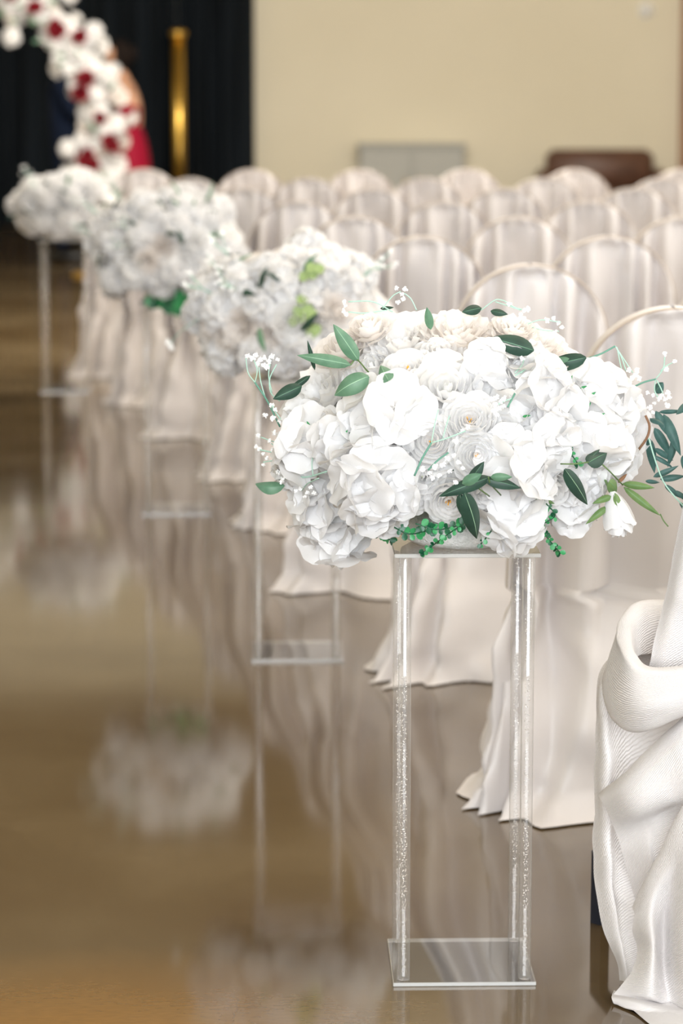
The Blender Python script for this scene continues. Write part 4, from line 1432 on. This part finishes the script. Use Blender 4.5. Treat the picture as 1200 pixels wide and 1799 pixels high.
def head(parent, loc, facing, hair_long, sc=1.0):
    """head with face, turned towards 'facing' (angle about z; 0 looks along +x)"""
    hd = MB()
    n, m_ = 20, 14
    for j in range(m_):
        f = -PI / 2 + PI * j / (m_ - 1)
        for i in range(n):
            a = 2 * PI * i / n
            x, y, z = math.cos(f) * math.cos(a) * .095, math.cos(f) * math.sin(a) * .075, math.sin(f) * .115
            if z < 0:
                x *= 1 - .25 * (-z / .115)
                y *= 1 - .35 * (-z / .115)
                if math.cos(a) > 0:
                    x += .018 * (-z / .115) * math.cos(a)
            if math.cos(a) > .93 and -.04 < z < .02:
                x += .018 * (1 - abs(z + .012) / .035 if abs(z + .012) < .035 else 0)      # nose
            hd.V.append((x, y, z))
    hd.F = grid_faces(n, m_, 0, True)
    hd.M = [0] * len(hd.F)
    T = Matrix.Translation(loc) @ Matrix.Rotation(facing, 4, 'Z') @ Matrix.Scale(sc, 4)
    h = hd.build('head', M['skin'], parent, mat=T)
    for s in (-1, 1):
        MB().lathe([(.002, -.008), (.010, 0), (.002, .008)], 8).build('eye', M['eye'], h, mat=Matrix.Translation((.082, s * .030, .008)))
        MB().lathe([(.004, -.028), (.012, -.01), (.014, .012), (.004, .028)], 8, sx=1, sy=.4).build('ear', M['skin'], h, mat=Matrix.Translation((0, s * .073, -.005)))
    MB().lathe([(.002, -.006), (.02, 0), (.002, .006)], 10, sx=.3).build('mouth', M['lips'], h, mat=Matrix.Translation((.084, 0, -.062)))
    hr = MB()
    for j in range(12):
        f = -PI / 2 * (.75 if hair_long else .25) + (PI / 2 * (1.75 if hair_long else 1.25)) * j / 11
        for i in range(20):
            a = 2 * PI * i / 20
            k_ = 1.12 + .05 * noise.noise(Vector((math.cos(a) * 3, math.sin(a) * 3, f * 3)))
            x, y, z = math.cos(f) * math.cos(a) * .095 * k_, math.cos(f) * math.sin(a) * .08 * k_, math.sin(f) * .118 * k_
            if x > .04 and z < .06:
                x = .04
            hr.V.append((x - .014, y, z + .006))
    hr.F = grid_faces(20, 12, 0, True)
    hr.M = [0] * len(hr.F)
    hr.build('hair', M['hair'], h)
    if hair_long:
        MB().lathe([(.01, -.06), (.05, -.045), (.062, 0), (.05, .045), (.01, .06)], 14).build('hair_bun', M['hair'], h, mat=Matrix.Translation((-.105, 0, .02)))
    return h


def hand_chain(v, e_, r_, wrist_i, w_, d, side):
    """palm and five fingers continuing a forearm"""
    d = d.normalized()
    up = Vector((0, 0, 1))
    s = d.cross(up).normalized()
    n = s.cross(d)
    pi_ = len(v)
    v.append(w_ + d * .05)
    r_.append((.030, .016))
    e_.append((wrist_i, pi_))
    for k_, off in enumerate((-.027, -.009, .009, .027)):
        L = (.062, .072, .066, .05)[k_]
        b0 = len(v)
        v.append(w_ + d * .088 + n * off)
        v.append(w_ + d * (.088 + L * .5) + n * off * 1.1 + s * side * .008)
        v.append(w_ + d * (.088 + L * .9) + n * off * 1.1 + s * side * .028)
        r_ += [.0095, .0085, .007]
        e_ += [(pi_, b0), (b0, b0 + 1), (b0 + 1, b0 + 2)]
    b0 = len(v)
    v.append(w_ + d * .04 + n * .036)
    v.append(w_ + d * .075 + n * .052 + s * side * .01)
    r_ += [.011, .009]
    e_ += [(pi_, b0), (b0, b0 + 1)]


# woman in the red gown: faces left towards the man, arms round his shoulders
PY = 22.9
WX, MX = (226 - 600) / FPX * PY, (116 - 600) / FPX * PY
Wm = thing('person', 'person in a long red gown with dark pinned up hair, embracing a partner', 'person', (WX, PY, 0))
v = [Vector(p) for p in ((.02, 0, .98), (.015, 0, 1.12), (.01, 0, 1.26), (0, 0, 1.42), (-.02, 0, 1.50), (-.045, 0, 1.58),
                         (.0, -.10, 1.43), (.01, -.175, 1.41), (-.13, -.20, 1.33), (-.33, -.15, 1.42),
                         (.0, .10, 1.43), (.01, .175, 1.41), (-.13, .20, 1.33), (-.33, .15, 1.42),
                         (.02, -.09, .92), (.02, -.09, .50), (.03, -.09, .10), (-.08, -.09, .03),
                         (.02, .09, .92), (.02, .09, .50), (.03, .09, .10), (-.08, .09, .03))]
e_ = [(0, 1), (1, 2), (2, 3), (3, 4), (4, 5), (3, 6), (6, 7), (7, 8), (8, 9), (3, 10), (10, 11), (11, 12), (12, 13), (0, 14), (14, 15), (15, 16), (16, 17), (0, 18), (18, 19), (19, 20), (20, 21)]
r_ = [(.12, .15), (.09, .12), (.10, .14), (.08, .12), (.05, .05), (.048, .048), .055, .05, .042, .028, .055, .05, .042, .028, .08, .055, .035, .03, .08, .055, .035, .03]
hand_chain(v, e_, r_, 9, v[9], v[9] - v[8], 1)
hand_chain(v, e_, r_, 13, v[13], v[13] - v[12], -1)
skin_body('body', [tuple(x) for x in v], e_, r_, M['skin'], Wm)
head(Wm, (-.065, 0, 1.685), PI, True)
dr = MB()
for (z, rx_, ry_, cx_) in ((1.30, .118, .165, .005), (1.22, .112, .15, .01), (1.12, .105, .135, .012), (1.02, .135, .165, .02), (.92, .155, .19, .025), (.7, .17, .20, .035), (.45, .20, .22, .06), (.2, .25, .26, .10), (.015, .32, .30, .14)):
    for i in range(40):
        a = 2 * PI * i / 40
        fl = 1 + .06 * math.sin(9 * a) * (1.0 - z) if z < 1 else 1
        bx = 0
        dr.V.append((cx_ + rx_ * fl * math.cos(a), ry_ * fl * math.sin(a), z + (.03 * math.cos(a) * -1 if z == 1.30 else 0)))
dr.F = grid_faces(40, 9, 0, True)
dr.M = [0] * len(dr.F)
dr.build('gown', M['red_cloth'], Wm)

Mn = thing('person', 'person in a dark navy suit standing behind the flower arch', 'person', (MX, PY, 0))
v = [Vector(p) for p in ((0, 0, 1.00), (0, 0, 1.18), (0, 0, 1.36), (.01, 0, 1.52), (.03, 0, 1.60),
                         (.0, -.13, 1.52), (.0, -.21, 1.48), (.10, -.24, 1.22), (.28, -.16, 1.16),
                         (.0, .13, 1.52), (.0, .21, 1.48), (.10, .24, 1.22), (.28, .16, 1.16),
                         (0, -.10, .93), (.0, -.11, .52), (-.02, -.12, .09), (0, .10, .93), (.0, .11, .52), (-.02, .12, .09))]
e_ = [(0, 1), (1, 2), (2, 3), (3, 4), (3, 5), (5, 6), (6, 7), (7, 8), (3, 9), (9, 10), (10, 11), (11, 12), (0, 13), (13, 14), (14, 15), (0, 16), (16, 17), (17, 18)]
r_ = [(.13, .17), (.13, .17), (.14, .19), (.11, .15), (.06, .06), .075, .07, .058, .045, .075, .07, .058, .045, .10, .075, .065, .10, .075, .065]
skin_body('suit', [tuple(x) for x in v], e_, r_, M['navy_cloth'], Mn)
hv, he, hr_ = [Vector((.03, 0, 1.58)), Vector((.05, 0, 1.68))], [(0, 1)], [.058, .055]
skin_body('neck', [tuple(x) for x in hv], he, hr_, M['skin'], Mn)
for s in (-1, 1):
    w_ = Vector((.28, s * .16, 1.16))
    hv, he, hr_ = [w_ - Vector((.03, 0, 0)), w_], [(0, 1)], [.03, .028]
    hand_chain(hv, he, hr_, 1, w_, Vector((.3, -s * .16, -.02)), s)
    skin_body('hand', [tuple(x) for x in hv], he, hr_, M['skin'], Mn)
    MB().box(-.12, .17, -.05, .05, 0, .085, bev=.03).build('shoe', M['shoe'], Mn, mat=Matrix.Translation((0, s * .12, 0)))
head(Mn, (.065, 0, 1.775), 0, False, 1.05)
